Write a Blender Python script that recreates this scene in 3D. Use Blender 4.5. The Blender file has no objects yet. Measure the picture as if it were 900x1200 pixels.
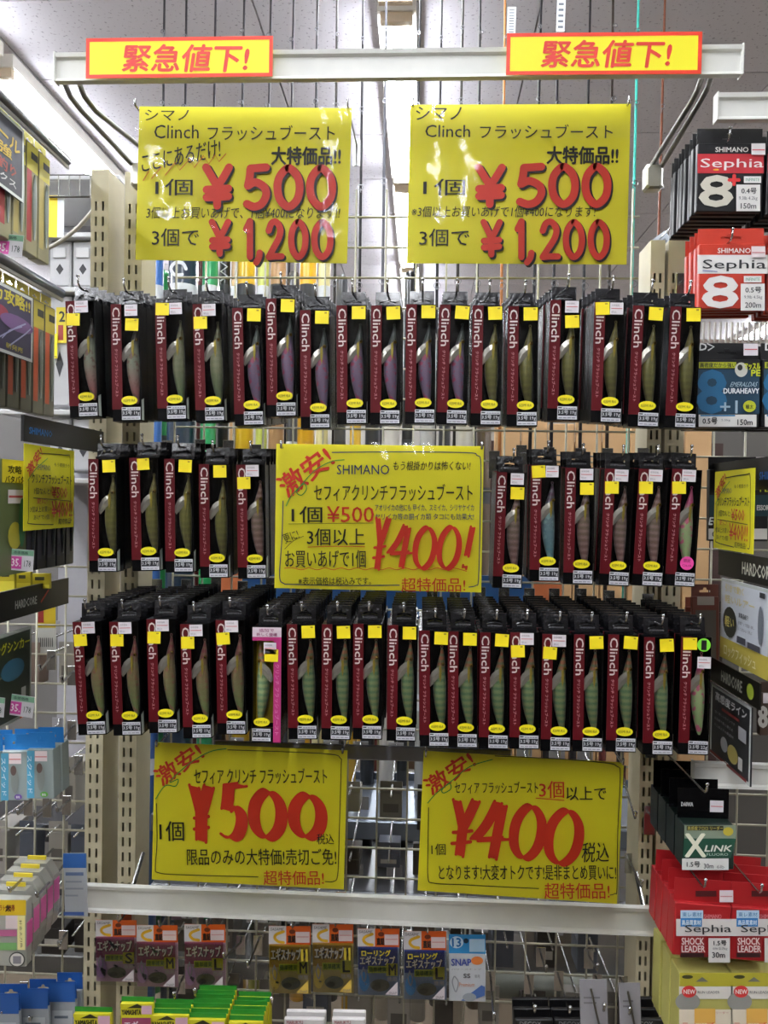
import bpy, math, random
from mathutils import Vector, Matrix
random.seed(7)
S = bpy.context.scene
COL = S.collection
R = math.radians
# ------------------------------------------------------------------ camera
CAMZ = 1.45
CEIL = 3.0
FPX = 900.0
CAM = Vector((0, 0, CAMZ))
yaw, pitch, roll = math.atan(43 / 900), -math.atan(14 / 900), math.atan(.016)
FWD = Vector((-math.sin(yaw) * math.cos(pitch), math.cos(yaw) * math.cos(pitch), math.sin(pitch)))
r0 = FWD.cross(Vector((0, 0, 1))).normalized()
u0 = r0.cross(FWD).normalized()
UP = u0 * math.cos(roll) - r0 * math.sin(roll)
RIGHT = r0 * math.cos(roll) + u0 * math.sin(roll)
cd = bpy.data.cameras.new('camera')
cd.sensor_fit = 'HORIZONTAL'; cd.sensor_width = 36; cd.lens = 36
cd.clip_start = .01; cd.clip_end = 60
cam = bpy.data.objects.new('camera', cd); COL.objects.link(cam)
cam.matrix_world = Matrix.Translation(CAM) @ Matrix((RIGHT, UP, -FWD)).transposed().to_4x4()
S.camera = cam
S.view_settings.view_transform = 'Standard'; S.view_settings.look = 'None'
S.view_settings.gamma = 1; S.view_settings.use_curve_mapping = False
S.view_settings.exposure = 0.5
w = bpy.data.worlds.new('world'); S.world = w; w.use_nodes = True
w.node_tree.nodes['Background'].inputs[0].default_value = (.9, .95, 1, 1)
w.node_tree.nodes['Background'].inputs[1].default_value = .05
TUBE_POWER = 42.0


def ray(px, py):
    return FWD * FPX + RIGHT * (px - 450) + UP * (600 - py)


def P(px, py, Y):
    """the point seen at photo pixel px, py on the frontal plane y = Y"""
    d = ray(px, py)
    return CAM + d * (Y / d.y)


# ------------------------------------------------------------------ materials
def lin(c):
    if isinstance(c, str):
        c = [int(c[i:i + 2], 16) / 255 for i in (0, 2, 4)]
    return tuple((v / 12.92 if v <= .04045 else ((v + .055) / 1.055) ** 2.4) for v in c) + (1,)


_m = {}


def mat(c, rough=.5, metal=0., coat=0., var=.06, scale=60, bump=0., emit=0, spec=.5):
    """principled material; colour and roughness carry a little procedural variation"""
    key = (c, rough, metal, coat, var, scale, bump, emit, spec)
    if key in _m: return _m[key]
    m = bpy.data.materials.new('mat_' + str(c)); m.use_nodes = True
    nt = m.node_tree; b = nt.nodes['Principled BSDF']
    L = lin(c)
    b.inputs['Roughness'].default_value = rough
    b.inputs['Metallic'].default_value = metal
    b.inputs['Coat Weight'].default_value = coat
    b.inputs['Coat Roughness'].default_value = .12
    b.inputs['Specular IOR Level'].default_value = spec
    tc = nt.nodes.new('ShaderNodeTexCoord')
    n = nt.nodes.new('ShaderNodeTexNoise'); n.inputs['Scale'].default_value = scale
    n.inputs['Detail'].default_value = 3
    nt.links.new(tc.outputs['Object'], n.inputs['Vector'])
    mx = nt.nodes.new('ShaderNodeMix'); mx.data_type = 'RGBA'
    mx.inputs[6].default_value = tuple(v * (1 - var) for v in L[:3]) + (1,)
    mx.inputs[7].default_value = tuple(min(1, v * (1 + var)) for v in L[:3]) + (1,)
    nt.links.new(n.outputs['Fac'], mx.inputs[0]); nt.links.new(mx.outputs[2], b.inputs['Base Color'])
    if bump:
        bp = nt.nodes.new('ShaderNodeBump'); bp.inputs['Strength'].default_value = bump
        bp.inputs['Distance'].default_value = .002
        nt.links.new(n.outputs['Fac'], bp.inputs['Height']); nt.links.new(bp.outputs[0], b.inputs['Normal'])
    if emit:
        b.inputs['Emission Color'].default_value = L; b.inputs['Emission Strength'].default_value = emit
    _m[key] = m
    return m


def clear_mat(name, tint=(1, 1, 1), bump=.3, scale=14, gl=1.0, rough=.08):
    m = bpy.data.materials.new(name); m.use_nodes = True
    nt = m.node_tree; nt.nodes.remove(nt.nodes['Principled BSDF'])
    out = nt.nodes['Material Output']
    t = nt.nodes.new('ShaderNodeBsdfTransparent'); t.inputs[0].default_value = tint + (1,)
    g = nt.nodes.new('ShaderNodeBsdfGlossy'); g.inputs['Roughness'].default_value = rough
    f = nt.nodes.new('ShaderNodeFresnel'); f.inputs[0].default_value = 1.45
    mu = nt.nodes.new('ShaderNodeMath'); mu.operation = 'MULTIPLY'; mu.inputs[1].default_value = gl
    mx = nt.nodes.new('ShaderNodeMixShader')
    tc = nt.nodes.new('ShaderNodeTexCoord')
    n = nt.nodes.new('ShaderNodeTexNoise'); n.inputs['Scale'].default_value = scale; n.inputs['Detail'].default_value = 2
    bp = nt.nodes.new('ShaderNodeBump'); bp.inputs['Strength'].default_value = bump; bp.inputs['Distance'].default_value = .01
    nt.links.new(tc.outputs['Object'], n.inputs['Vector']); nt.links.new(n.outputs['Fac'], bp.inputs['Height'])
    nt.links.new(bp.outputs[0], g.inputs['Normal']); nt.links.new(bp.outputs[0], f.inputs['Normal'])
    nt.links.new(f.outputs[0], mu.inputs[0]); nt.links.new(mu.outputs[0], mx.inputs[0])
    nt.links.new(t.outputs[0], mx.inputs[1]); nt.links.new(g.outputs[0], mx.inputs[2])
    nt.links.new(mx.outputs[0], out.inputs[0])
    return m


LAMINATE = clear_mat('laminate', bump=.5, scale=16, gl=.7)
WINDOW = clear_mat('clear_window', bump=.15, scale=25, gl=.7, rough=.05)
BAG = clear_mat('clear_bag', tint=(.93, .94, .93), bump=.8, scale=30, gl=1.0, rough=.15)
CHROME = mat('b8b8b8', .25, 1.0)
DARKMETAL = mat('6a6862', .35, .9)
WHITE_PAINT = mat('d8d8d2', .4)
BEIGE_PAINT = mat('b6ae92', .5)
BLACKCARD = mat('08080a', .25, spec=.22)
GLOSSBLACK = mat('101014', .22, coat=.5, scale=90, bump=1.0)

# ------------------------------------------------------------------ text outlines
_tx = {}


def text_geo(s, bold=0., res=2):
    key = (s, round(bold, 4), res)
    if key in _tx: return _tx[key]
    cu = bpy.data.curves.new('t', 'FONT'); cu.body = s; cu.size = 1; cu.offset = bold
    cu.resolution_u = res; cu.fill_mode = 'FRONT'
    o = bpy.data.objects.new('t', cu); COL.objects.link(o)
    dg = bpy.context.evaluated_depsgraph_get(); dg.update()
    me = bpy.data.meshes.new_from_object(o.evaluated_get(dg))
    vs = [(v.co.x, v.co.y) for v in me.vertices]; fs = [tuple(p.vertices) for p in me.polygons]
    bpy.data.objects.remove(o); bpy.data.curves.remove(cu); bpy.data.meshes.remove(me)
    if vs:
        x0 = min(v[0] for v in vs); x1 = max(v[0] for v in vs); y0 = min(v[1] for v in vs); y1 = max(v[1] for v in vs)
        vs = [((v[0] - x0) / max(1e-6, x1 - x0), (v[1] - y0) / max(1e-6, y1 - y0)) for v in vs]
    _tx[key] = (vs, fs)
    return _tx[key]


def smooth(pts, n=6, closed=False):
    if len(pts) < 3: return list(pts)
    q = list(pts); out = []
    if closed: q = [q[-1]] + q + [q[0], q[1]]
    else: q = [q[0]] + q + [q[-1]]
    for i in range(1, len(q) - 2):
        a, b, c, d = q[i - 1], q[i], q[i + 1], q[i + 2]
        for k in range(n):
            t = k / n
            out.append(tuple(.5 * ((2 * b[j]) + (-a[j] + c[j]) * t + (2 * a[j] - 5 * b[j] + 4 * c[j] - d[j]) * t * t
                                   + (-a[j] + 3 * b[j] - 3 * c[j] + d[j]) * t ** 3) for j in range(len(b))))
    out.append(tuple(q[-2]))
    return out


# ------------------------------------------------------------------ mesh builder (local frame: x right, z up, -y towards the viewer)
class MB:
    def __init__(self): self.v = []; self.f = []; self.smooth = False

    def add(self, vs, fs):
        n = len(self.v); self.v += [tuple(p) for p in vs]; self.f += [tuple(i + n for i in f) for f in fs]; return self

    def box(self, x0, x1, y0, y1, z0, z1):
        return self.add([(x0, y0, z0), (x1, y0, z0), (x1, y1, z0), (x0, y1, z0), (x0, y0, z1), (x1, y0, z1), (x1, y1, z1), (x0, y1, z1)],
                        [(0, 1, 5, 4), (1, 2, 6, 5), (2, 3, 7, 6), (3, 0, 4, 7), (4, 5, 6, 7), (3, 2, 1, 0)])

    def bevbox(self, x0, x1, y0, y1, z0, z1, b):
        """box with chamfered vertical and horizontal front/back edges (profile in xz, inset front and back)"""
        def ring(i, y):
            return [(x0 + i + b, y, z0 + i), (x1 - i - b, y, z0 + i), (x1 - i, y, z0 + i + b), (x1 - i, y, z1 - i - b),
                    (x1 - i - b, y, z1 - i), (x0 + i + b, y, z1 - i), (x0 + i, y, z1 - i - b), (x0 + i, y, z0 + i + b)]
        rs = ring(b, y0) + ring(0, y0 + b) + ring(0, y1 - b) + ring(b, y1)
        fs = [tuple(range(8)), tuple(range(31, 23, -1))]
        for k in range(3):
            for i in range(8):
                j = (i + 1) % 8
                fs.append((k * 8 + i, k * 8 + 8 + i, k * 8 + 8 + j, k * 8 + j))
        return self.add(rs, fs)

    def rect(self, x0, z0, x1, z1, y, rot=0):
        cx, cz = (x0 + x1) / 2, (z0 + z1) / 2; c, s = math.cos(rot), math.sin(rot)
        return self.add([(cx + (x - cx) * c - (z - cz) * s, y, cz + (x - cx) * s + (z - cz) * c)
                         for x, z in ((x0, z0), (x1, z0), (x1, z1), (x0, z1))], [(0, 1, 2, 3)])

    def poly(self, pts, y):
        return self.add([(p[0], y, p[1]) for p in pts], [tuple(range(len(pts)))])

    def prism(self, pts, y0, y1):
        n = len(pts)
        return self.add([(p[0], y0, p[1]) for p in pts] + [(p[0], y1, p[1]) for p in pts],
                        [tuple(range(n)), tuple(range(2 * n - 1, n - 1, -1))] + [(i, i + n, (i + 1) % n + n, (i + 1) % n) for i in range(n)])

    def ellipse(self, cx, cz, rx, rz, y, n=20):
        return self.poly([(cx + rx * math.cos(2 * math.pi * k / n), cz + rz * math.sin(2 * math.pi * k / n)) for k in range(n)], y)

    def text(self, s, x0, z0, x1, z1, y, bold=0., rot=0., shear=0., res=2, spin=0):
        vs, fs = text_geo(s, 0., res)
        if bold > .003:
            H_ = (z1 - z0) if not spin else (x1 - x0); d = bold * H_ * .8
            offs = [(-d, 0), (d, 0), (0, d), (0, -d)] if bold > .015 else [(-d, 0), (d, d * .5)]
            for i_, (dx, dz) in enumerate(offs):
                self.text(s, x0 + dx, z0 + dz, x1 + dx, z1 + dz, y - 2e-5 * (i_ + 1), 0., rot, shear, res, spin)
            return self
        cx, cz = (x0 + x1) / 2, (z0 + z1) / 2
        W, H = x1 - x0, z1 - z0
        c, sn = math.cos(rot), math.sin(rot)
        out = []
        for a, b in vs:
            a -= .5; b -= .5
            if spin == -90: a, b = b, -a
            elif spin == 90: a, b = -b, a
            px = a * W + b * shear * H; pz = b * H
            out.append((cx + px * c - pz * sn, y, cz + px * sn + pz * c))
        return self.add(out, fs)

    def line(self, pts, wd, y, closed=False):
        """flat ribbon with round ends through 2-D points"""
        self.bump = getattr(self, 'bump', 0) + 1
        y = y - 1.5e-5 * (self.bump % 12)
        n = len(pts)
        if n < 2: return self
        L = []; Rr = []
        for i in range(n):
            a = pts[max(0, i - 1)]; b = pts[min(n - 1, i + 1)]
            dx, dz = b[0] - a[0], b[1] - a[1]; l = math.hypot(dx, dz) or 1e-9
            ww = wd[i] if isinstance(wd, (list, tuple)) else wd
            yy = y - 2e-6 * i
            L.append((pts[i][0] - dz / l * ww / 2, yy, pts[i][1] + dx / l * ww / 2))
            Rr.append((pts[i][0] + dz / l * ww / 2, yy, pts[i][1] - dx / l * ww / 2))
        self.add(L + Rr, [(i, i + n, i + n + 1, i + 1) for i in range(n - 1)])
        w0 = wd[0] if isinstance(wd, (list, tuple)) else wd
        for p in (pts[0], pts[-1]): self.ellipse(p[0], p[1], w0 / 2, w0 / 2, y - .7e-5, 10)
        return self

    def nib(self, pts, nx, nz, th, y):
        """broad-nib pen stroke"""
        n = len(pts)
        self.bump = getattr(self, 'bump', 0) + 1
        self.add([(p[0] - nx / 2, y - 4e-6 * i - 1e-5, p[1] - nz / 2) for i, p in enumerate(pts)] + [(p[0] + nx / 2, y - 4e-6 * i - 1e-5, p[1] + nz / 2) for i, p in enumerate(pts)],
                 [(i, i + n, i + n + 1, i + 1) for i in range(n - 1)])
        for s in (-1, 1):
            self.line([(p[0] + s * (abs(nx) - th) / 2 * (1 if nx > 0 else -1), p[1] + s * nz / 2) for p in pts], th, y)
        return self

    def tube(self, pts, r, n=8, cap=True):
        pts = [Vector(p) for p in pts]; m = len(pts); base = len(self.v)
        prev = None; vs = []
        for i, p in enumerate(pts):
            t = (pts[min(i + 1, m - 1)] - pts[max(i - 1, 0)]).normalized()
            if prev is None:
                a = Vector((0, 0, 1)) if abs(t.z) < .9 else Vector((1, 0, 0))
                u = t.cross(a).normalized()
            else:
                u = (prev - t * prev.dot(t)).normalized()
            prev = u; v = t.cross(u)
            rr = r[i] if isinstance(r, (list, tuple)) else r
            vs += [p + (u * math.cos(2 * math.pi * k / n) + v * math.sin(2 * math.pi * k / n)) * rr for k in range(n)]
        fs = [(i * n + k, i * n + (k + 1) % n, (i + 1) * n + (k + 1) % n, (i + 1) * n + k) for i in range(m - 1) for k in range(n)]
        if cap: fs += [tuple(range(n - 1, -1, -1)), tuple((m - 1) * n + k for k in range(n))]
        return self.add(vs, fs)

    def ball(self, c, r, n=8, sy=1.):
        vs = []; fs = []
        for i in range(n // 2 + 1):
            ph = math.pi * i / (n // 2)
            for k in range(n):
                th = 2 * math.pi * k / n
                vs.append((c[0] + r * math.sin(ph) * math.cos(th), c[1] + r * sy * math.sin(ph) * math.sin(th), c[2] + r * math.cos(ph)))
        for i in range(n // 2):
            for k in range(n): fs.append((i * n + k, (i + 1) * n + k, (i + 1) * n + (k + 1) % n, i * n + (k + 1) % n))
        return self.add(vs, fs)

    def mesh(self, name, m, smooth=False):
        me = bpy.data.meshes.new(name); me.from_pydata(self.v, [], self.f); me.materials.append(m)
        if smooth or self.smooth:
            me.polygons.foreach_set('use_smooth', [True] * len(me.polygons))
        me.update()
        return me

    def build(self, name, m, parent=None, smooth=False):
        return obj(name, self.mesh(name, m, smooth), parent)


def obj(name, me, parent=None):
    o = bpy.data.objects.new(name, me); COL.objects.link(o)
    if parent: o.parent = parent
    return o


def tag(o, label, cat, group=None):
    o['label'] = label; o['category'] = cat
    if group: o['group'] = group
    return o


def thing(name, label, cat, M=None, group=None):
    o = bpy.data.objects.new(name, None); COL.objects.link(o); o.empty_display_size = .02
    if M is not None: o.matrix_world = M if isinstance(M, Matrix) else Matrix.Translation(M)
    return tag(o, label, cat, group)


def structure(name, mb, m, parent=None):
    o = mb.build(name, m, parent)
    if not parent: o['kind'] = 'structure'
    return o


def at(p, rot=0.):
    """upright frame at p, swung by rot in its own plane"""
    return Matrix.Translation(p) @ Matrix.Rotation(rot, 4, 'Y')


ORD = ['zeroth', 'first', 'second', 'third', 'fourth', 'fifth', 'sixth', 'seventh', 'eighth', 'ninth', 'tenth', 'eleventh',
       'twelfth', 'thirteenth', 'fourteenth', 'fifteenth', 'sixteenth', 'seventeenth', 'eighteenth', 'nineteenth', 'twentieth']


# ------------------------------------------------------------------ a flat frame given by its photographed corners at its real depth
class Frame:
    def __init__(s, tl, tr, bl, Y, Yr=None):
        a = P(tl[0], tl[1], Y); b = P(tr[0], tr[1], Y if Yr is None else Yr)
        c = P(bl[0], bl[1], Y)
        x = (b - a); s.W = x.length
        if Yr is not None:                          # a turned card keeps its verticals upright
            x.z = 0; s.W = x.length
            c = P(bl[0], bl[1], Y)
        x.normalize()
        y = Vector((0, 0, 1)).cross(x).normalized() if Yr is not None else Vector((0, 1, 0))
        z = x.cross(y).normalized()
        s.H = abs((a - c).dot(z))
        s.x, s.y, s.z = x, y, z
        o = a + x * s.W / 2 - z * s.H
        s.M = Matrix((x, y, z)).transposed().to_4x4(); s.M.translation = o
        s.o = o

    @staticmethod
    def between(A, B, H):
        """upright card whose top edge runs from A to B"""
        s = Frame.__new__(Frame); x = B - A; x.z = 0; s.W = x.length; x.normalize()
        s.x = x; s.z = Vector((0, 0, 1)); s.y = s.z.cross(x).normalized(); s.H = H
        s.o = A + x * s.W / 2 - s.z * H
        s.M = Matrix((s.x, s.y, s.z)).transposed().to_4x4(); s.M.translation = s.o
        return s

    def l(s, px, py):
        d = ray(px, py); t = (s.o - CAM).dot(s.y) / d.dot(s.y)
        q = CAM + d * t - s.o
        return q.dot(s.x), q.dot(s.z)


GLYPH = {
    '0': [([(.5, 1), (.12, .8), (0, .5), (.12, .18), (.5, 0), (.88, .18), (1, .5), (.88, .8)], True)],
    '5': [([(.95, 1), (.5, .98), (.22, .97)], False), ([(.22, .97), (.18, .75), (.1, .53)], False),
          ([(.1, .53), (.45, .62), (.85, .5), (.95, .3), (.75, .08), (.4, 0), (.05, .07)], False)],
    '4': [([(.62, 1), (.35, .62), (.0, .33)], False), ([(0, .33), (.5, .34), (1, .36)], False), ([(.78, .95), (.72, .5), (.66, 0)], False)],
    '1': [([(.2, .78), (.55, 1)], False), ([(.55, 1), (.55, .5), (.55, 0)], False)],
    '2': [([(.05, .75), (.25, .96), (.6, 1), (.9, .8), (.8, .55), (.4, .25), (.05, 0)], False), ([(.05, 0), (.5, .02), (1, .02)], False)],
    ',': [([(.6, .12), (.5, -.02), (.2, -.15)], False)],
    '!': [([(.7, 1), (.5, .6), (.35, .3)], False), ([(.25, .06), (.22, 0)], False)],
    'Y': [([(.08, 1), (.3, .75), (.5, .5)], False), ([(.95, 1), (.7, .7), (.5, .5)], False), ([(.5, .5), (.5, .25), (.5, 0)], False),
          ([(.1, .42), (.5, .43), (.92, .45)], False), ([(.1, .22), (.5, .23), (.92, .25)], False)],
}


def add_items(F, root, items, base_y=-.0003, zm=None, step=.00022):
    """prints on a flat frame; coordinates are photo pixels (or crop pixels when zm = (ox, oy, scale))"""
    def L(px, py):
        if zm: px, py = zm[0] + px / zm[2], zm[1] + py / zm[2]
        return F.l(px, py)
    groups = {}
    for i, it in enumerate(items):
        kind, col = it[0], it[1]
        y = base_y - i * step
        nm = {'r': 'printed_panel', 'e': 'printed_spot', 'p': 'printed_shape'}.get(kind, 'lettering')
        mb = groups.setdefault((nm, col), MB())
        if kind == 'r':
            x0, y0, x1, y1 = it[2]
            a = L(x0, y1); b = L(x1, y1); c = L(x1, y0); d = L(x0, y0)
            mb.poly([a, b, c, d], y)
        elif kind == 'p':
            mb.poly([L(*q) for q in it[2]], y)
        elif kind == 'e':
            cx, cy, rx, ry = it[2]
            mb.poly([L(cx + rx * math.cos(t * math.pi / 10), cy - ry * math.sin(t * math.pi / 10)) for t in range(20)], y)
        elif kind == 't':
            x0, y0, x1, y1 = it[3]; o = it[4] if len(it) > 4 else {}
            my = (y0 + y1) / 2; mx = (x0 + x1) / 2
            a = L(x0, my); b = L(x1, my); c = L(mx, y1); d = L(mx, y0)
            cx, cz = (a[0] + b[0]) / 2, (c[1] + d[1]) / 2
            W = math.hypot(b[0] - a[0], b[1] - a[1]); H = abs(d[1] - c[1])
            rot = math.atan2(b[1] - a[1], b[0] - a[0]) + R(o.get('rot', 0))
            mb.text(it[2], cx - W / 2, cz - H / 2, cx + W / 2, cz + H / 2, y, o.get('bold', 0), rot, o.get('shear', 0), o.get('res', 2), o.get('spin', 0))
        elif kind == 'l':
            pts = [L(*q) for q in it[2]]
            a = L(0, 0); b = L(10, 0); s_ = math.hypot(b[0] - a[0], b[1] - a[1]) / 10
            mb.line(smooth(pts, 5) if len(it) < 5 else pts, it[3] * s_, y)
        elif kind == 'g':       # pen-drawn figures: text, list of boxes, (nibx, nibz, thin), slant, shadow
            _, _, s, boxes, nb, slant = it[:6]
            a = L(0, 0); b = L(10, 0); s_ = math.hypot(b[0] - a[0], b[1] - a[1]) / 10
            for ch, (x0, y0, x1, y1) in zip(s, boxes):
                hw = nb[0] / 2
                for j, (pts, closed) in enumerate(GLYPH[ch]):
                    q = [(x0 + hw + p[0] * (x1 - x0 - 2 * hw) + (p[1] - .5) * slant * (y1 - y0), y1 - p[1] * (y1 - y0)) for p in pts]
                    q = smooth(q, 6, closed)
                    q = [L(*e) for e in q]
                    thinbar = (ch == 'Y' and j >= 3) and nb[2] < nb[0] * .8
                    if thinbar: mb.line(q, nb[2] * s_ * 1.3, y)
                    elif nb[2] >= nb[0] * .8: mb.line(q, nb[0] * s_, y)
                    else: mb.nib(q, nb[0] * s_, nb[1] * s_, nb[2] * s_, y)
    for (nm, col), mb in groups.items():
        mb.build(nm, mat(col, .5, var=.03), root)


def hole_pts(cx, cz, w, h):
    """euro-slot outline"""
    return [(cx - w / 2, cz - h * .35), (cx - w / 2, cz), (cx - w * .18, cz + h * .1), (cx - w * .12, cz + h * .5), (cx + w * .12, cz + h * .5),
            (cx + w * .18, cz + h * .1), (cx + w / 2, cz), (cx + w / 2, cz - h * .35)]


def holed_panel(mb, x0, x1, z0, z1, y0, y1, hole):
    """thin board with an open slot, sides and slot walls included"""
    n = 8
    outer = [(x0, z0), (x0, (z0 + z1) / 2), (x0, z1), ((x0 * .6 + x1 * .4), z1), ((x0 * .4 + x1 * .6), z1), (x1, z1), (x1, (z0 + z1) / 2), (x1, z0)]
    vs = []
    for y in (y0, y1): vs += [(p[0], y, p[1]) for p in outer] + [(p[0], y, p[1]) for p in hole]
    fs = []
    for i in range(n):
        j = (i + 1) % n
        fs.append((i, j, n + j, n + i)); fs.append((2 * n + i, 3 * n + i, 3 * n + j, 2 * n + j))
        fs.append((i, 2 * n + i, 2 * n + j, j)); fs.append((n + i, n + j, 3 * n + j, 3 * n + i))
    return mb.add(vs, fs)


#@@SETTING
# ------------------------------------------------------------------ the setting
XL, XR, YN, YF = -4.0, 4.0, -3.5, 9.5
structure('floor', MB().box(XL, XR, YN, YF, -.05, 0), mat('6e6252', .45, scale=4))
structure('wall_back', MB().box(XL, XR, YF, YF + .1, 0, CEIL), mat('96928a', .7))
structure('wall_front', MB().box(XL, XR, YN - .1, YN, 0, CEIL), mat('96928a', .7))
structure('wall_left', MB().box(XL - .1, XL, YN, YF, 0, CEIL), mat('96928a', .7))
structure('wall_right', MB().box(XR, XR + .1, YN, YF, 0, CEIL), mat('96928a', .7))


def ceiling_mat():
    m = bpy.data.materials.new('acoustic_tile'); m.use_nodes = True; nt = m.node_tree; b = nt.nodes['Principled BSDF']
    tc = nt.nodes.new('ShaderNodeTexCoord'); v = nt.nodes.new('ShaderNodeTexNoise'); v.inputs['Scale'].default_value = 85; v.inputs['Detail'].default_value = 1
    r = nt.nodes.new('ShaderNodeValToRGB'); r.color_ramp.elements[0].position = .27; r.color_ramp.elements[0].color = lin('8a878e')
    r.color_ramp.elements[1].position = .37; r.color_ramp.elements[1].color = lin('bdbac0')
    nt.links.new(tc.outputs['Object'], v.inputs['Vector']); nt.links.new(v.outputs['Fac'], r.inputs[0]); nt.links.new(r.outputs[0], b.inputs['Base Color'])
    b.inputs['Roughness'].default_value = .85
    return m


ceil = structure('ceiling', MB().box(XL, XR, YN, YF, CEIL + .012, CEIL + .06), mat('8d8a8c', .8))
tm = MB().bevbox(0, .897, 0, .447, 0, .012, .002).mesh('tile', ceiling_mat())
tx = MB(); tile_me = None
m_t = ceiling_mat()
tb = MB().box(.002, .896, .002, .446, .0, .0115)
tile_me = tb.mesh('tile', m_t)
for i in range(-4, 4):
    for j in range(-2, 19):
        t = obj('tile', tile_me, ceil); t.location = (i * .9 + .35, j * .45 + .13, CEIL)
        if t.location.x < XL or t.location.x + .9 > XR: bpy.data.objects.remove(t)

fix_b = MB().box(-.06, .06, -.62, .62, -.045, 0).mesh('housing', mat('e0dcd4', .4))
tub = MB().tube([(0, -.58, 0), (0, .58, 0)], .015, 10).mesh('tube', mat('f4f8ff', .3, emit=TUBE_POWER, var=0), True)
cap_me = MB().box(-.05, .05, -.012, .012, -.075, -.045).mesh('end_cap', mat('cbb9a0', .5))
li = 0
for (X, off, side) in ((-1.52, 2.62, 'left'), (-.10, 2.34, 'middle'), (2.9, 2.3, 'right'), (-2.95, 2.4, 'far left')):
    for k in range(-4, 5):
        y = off + .66 + k * 1.3
        if y > 9 or y < -2.9: continue
        seen = 'directly above the display' if side == 'middle' else 'over the ' + side + ' aisle'
        t = thing('ceiling_light', 'twin tube strip light %s, %s from the front' % (seen, ORD[k + 5]), 'light', Vector((X, y, CEIL)), 'ceiling strip lights')
        obj('housing', fix_b, t)
        for s in (-1, 1): obj('tube', tub, t).location = (s * .032, 0, -.065)
        for s in (-1, 1): obj('end_cap', cap_me, t).location = (0, s * .6, 0)

#@@FIXTURE
# ------------------------------------------------------------------ the display fixture: uprights, grids, rails
YU, YG = 1.12, 1.165


def upright(xpx, ypx, label, w=.0265, cols=(.006, .0165), side=1, top=None):
    p = P(xpx, ypx, YU)
    X = p.x; ztop = top if top else p.z
    t = thing('shelf_upright', label, 'post', Vector((X, YU, 0)))
    mb = MB()
    sw = .0032
    xs = [0, cols[0], cols[0] + sw, cols[1], cols[1] + sw, w]
    for a, b in ((xs[0], xs[1]), (xs[2], xs[3]), (xs[4], xs[5])): mb.box(a, b, 0, .002, 0, ztop)
    pitch_, hh = .0224, .0135
    z = ztop - .045; zs = []
    last = ztop
    while z > .05:
        for a, b in ((xs[1], xs[2]), (xs[3], xs[4])): mb.box(a, b, 0, .002, z, last)
        last = z - hh; z = last - (pitch_ - hh)
    for a, b in ((xs[1], xs[2]), (xs[3], xs[4])): mb.box(a, b, 0, .002, 0, last)
    mb.build('slotted_face', BEIGE_PAINT, t)
    s = MB().box(0, .0015, .002, .06, 0, ztop).box(w - .0015, w, .002, .06, 0, ztop)
    s.build('side_flange', BEIGE_PAINT, t)
    MB().box(.0015, w - .0015, .058, .06, 0, ztop).build('back_web', mat('2c2a26', .7), t)  # dark plate added in the open channel, paints the shade behind the slots
    MB().box(-.0, w, -.0, .06, ztop, ztop + .002).build('top_cap', BEIGE_PAINT, t)
    MB().box(.002, w - .002, -.25, .08, 0, .03).build('foot', BEIGE_PAINT, t)
    return t, X


upA, XA = upright(107, 200, 'beige slotted upright post left of the yellow signs, the outer one of the pair')
upB, XB = upright(146.5, 203, 'beige slotted upright post half hidden by the left yellow sign', top=P(146, 203, YU).z)
upC, XC = upright(784, 283, 'beige slotted upright post right of the display, beside the black line packs')
upD, XD = upright(763, 283, 'grey upright post just inside the right slotted post', w=.02, cols=(.0045, .0125))


def grid(label, x0, x1, z0, z1, px, pz, zero, Y=YG, m=None):
    m = m or mat('a5a291', .4, .3)
    t = thing('wire_grid', label, 'wire grid', Vector(((x0 + x1) / 2, Y, z0)))
    hv = MB().tube([(0, 0, 0), (0, 0, z1 - z0)], .0016, 6).mesh('wire', m, True)
    hh = MB().tube([(x0 - x1, 0, 0), (0, 0, 0)], .0017, 6).mesh('wire', m, True)
    x = x0
    while x < x1 + 1e-4:
        obj('wire', hv, t).location = (x - (x0 + x1) / 2, 0, 0); x += px
    k = math.ceil((z0 - zero) / pz)
    while zero + k * pz < z1 + 1e-4:
        obj('wire', hh, t).location = ((x1 - x0) / 2, .0034, zero + k * pz - z0); k += 1
    return t


z325 = P(450, 325, YG).z
xg = P(487.5, 310, YG).x
pit = (P(559, 310, YG).x - P(487.5, 310, YG).x) / 2
n0 = int((xg - XB - .03) / pit)
grid('white wire grid panel behind the main display', xg - n0 * pit, XD - .004, .25, P(450, 222, YG).z, pit, pit, z325)
grid('wire grid panel of the bay left of the slotted posts', XA - .42, XA - .012, .25, P(60, 655, YG).z, pit, pit, z325 + .01)
grid('wire grid panel of the bay on the far right', XC + .04, XC + .5, .25, P(850, 400, YG).z, pit, pit, z325 + .01)


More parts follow.
